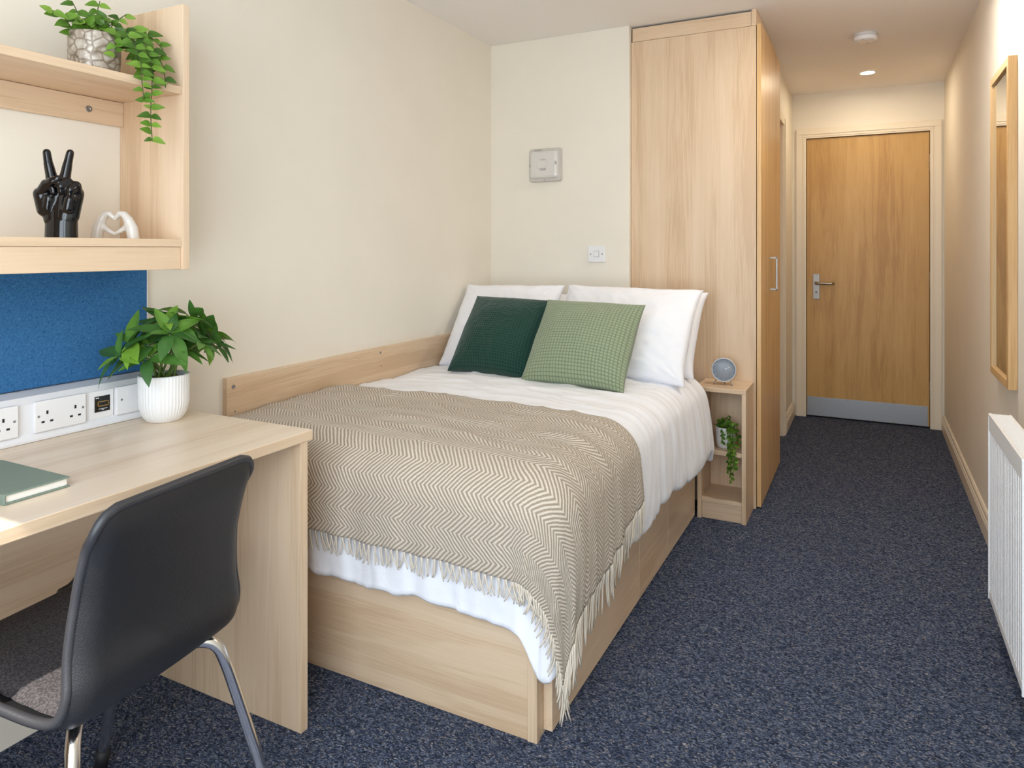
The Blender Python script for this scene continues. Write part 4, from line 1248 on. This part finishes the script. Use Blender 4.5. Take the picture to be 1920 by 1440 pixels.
# fluted front panel as a corrugated sheet
V, F = [], []
nfl = 22
ys, xs_ = [], []
pit = (RY1 - RY0 - 0.02) / nfl
for k in range(nfl):
    y = RY0 + 0.010 + k * pit
    for f_, dx in ((0.0, 0.0075), (0.16, 0.0075), (0.30, 0.0), (0.86, 0.0), (1.0, 0.0075)):
        ys.append(y + f_ * pit); xs_.append(RX0 + dx)
for z in (RZ0 + 0.030, RZ1 - 0.052):
    for y, x in zip(ys, xs_): V.append((x, y, z))
m = len(ys)
for k in range(m - 1): F.append((k, m + k, m + k + 1, k + 1))
from_py('front_panel', V, F, 'radiator_white', rd, False)
box('top_header', (RX0 - 0.002, RY0, RZ1 - 0.054), (RX0 + 0.012, RY1, RZ1 - 0.004), 'radiator_white', rd, 0.004)
box('bottom_header', (RX0 - 0.001, RY0, RZ0), (RX0 + 0.012, RY1, RZ0 + 0.032), 'radiator_white', rd, 0.005)
box('back_panel', (RX1 - 0.012, RY0, RZ0), (RX1, RY1, RZ1 - 0.004), 'radiator_white', rd, 0.003)
box('side_cover', (RX0 - 0.003, RY0 - 0.004, RZ0), (RX1 + 0.001, RY0 + 0.002, RZ1), 'radiator_white', rd, 0.002)
box('side_cover', (RX0 - 0.003, RY1 - 0.002, RZ0), (RX1 + 0.001, RY1 + 0.004, RZ1), 'radiator_white', rd, 0.002)
boxes('grille_frame', [((RX0 - 0.003, RY0, RZ1 - 0.006), (RX0 + 0.007, RY1, RZ1 + 0.002)), ((RX1 - 0.006, RY0, RZ1 - 0.006), (RX1 + 0.001, RY1, RZ1 + 0.002))], 'radiator_white', rd, 0.001)
gm = None
ng = 46
for k in range(ng):
    y = RY0 + 0.006 + (RY1 - RY0 - 0.012) * k / (ng - 1)
    if gm is None:
        g = box('grille_bar', (RX0 + 0.006, -0.0035, RZ1 - 0.004), (RX1 - 0.005, 0.0035, RZ1 + 0.0005), 'radiator_white', rd, 0.0008); gm = g.data
        g.location = (0, y, 0)
    else:
        g = link(bpy.data.objects.new('grille_bar', gm)); adopt(g, rd); g.location = (0, y, 0)
boxes('bracket', [((RX1, RY0 + 0.08, 0.2), (XR, RY0 + 0.11, 0.6)), ((RX1, RY1 - 0.11, 0.2), (XR, RY1 - 0.08, 0.6))], 'radiator_white', rd, 0)

# ------------------------------------------------------------------ ceiling fittings
sd = thing('smoke_detector', 'round white smoke detector on the ceiling of the entry passage', 'smoke detector', (1.818, 3.66, HC))
body = lathe('body', [(0.054, 0.0), (0.055, -0.012), (0.056, -0.0135), (0.056, -0.030), (0.053, -0.036), (0.030, -0.038), (0.002, -0.0385)], (1.818, 3.66, HC), 'white_plastic', sd, 48)
lathe('seam', [(0.0556, -0.0132), (0.0568, -0.0134), (0.0568, -0.0146), (0.0556, -0.0148)], (1.818, 3.66, HC), 'grey_screw', body, 48, caps=False)
for k in range(6):
    a = k * PI / 3 + 0.3
    box('vent_slot', (1.818 + 0.043 * math.cos(a) - 0.003, 3.66 + 0.043 * math.sin(a) - 0.0015, HC - 0.0385), (1.818 + 0.043 * math.cos(a) + 0.003, 3.66 + 0.043 * math.sin(a) + 0.0015, HC - 0.0365), 'grey_screw', sd, 0)
lathe('test_button', [(0.007, -0.037), (0.007, -0.0395), (0.001, -0.040)], (1.822, 3.635, HC), 'clock_mark', sd, 14)
dl = thing('downlight', 'small lit recessed downlight in the passage ceiling near the door', 'downlight', (1.827, 4.547, HC))
lathe('trim_ring', [(0.048, -0.0003), (0.050, -0.003), (0.044, -0.005), (0.038, -0.003), (0.037, -0.0005)], (1.827, 4.547, HC), 'white_plastic', dl, 40, caps=False)
lathe('lamp_lens', [(0.0370, -0.0003), (0.0370, -0.0020), (0.001, -0.0022)], (1.827, 4.547, HC), 'downlight_glow', dl, 36)

cl = thing('fill_light', 'round flush fill lamp added out of view above the floor beside the bed', 'fill lamp', (1.90, 2.58, HC))  # added out of view to brighten the passage and right wall
lathe('rim', [(0.165, -0.0003), (0.168, -0.02), (0.160, -0.03), (0.150, -0.03)], (1.90, 2.58, HC), 'white_plastic', cl, 48, caps=False)
lathe('diffuser', [(0.152, -0.012), (0.150, -0.030), (0.12, -0.042), (0.06, -0.048), (0.002, -0.050)], (1.90, 2.58, HC), 'fill_lamp_glow', cl, 48)
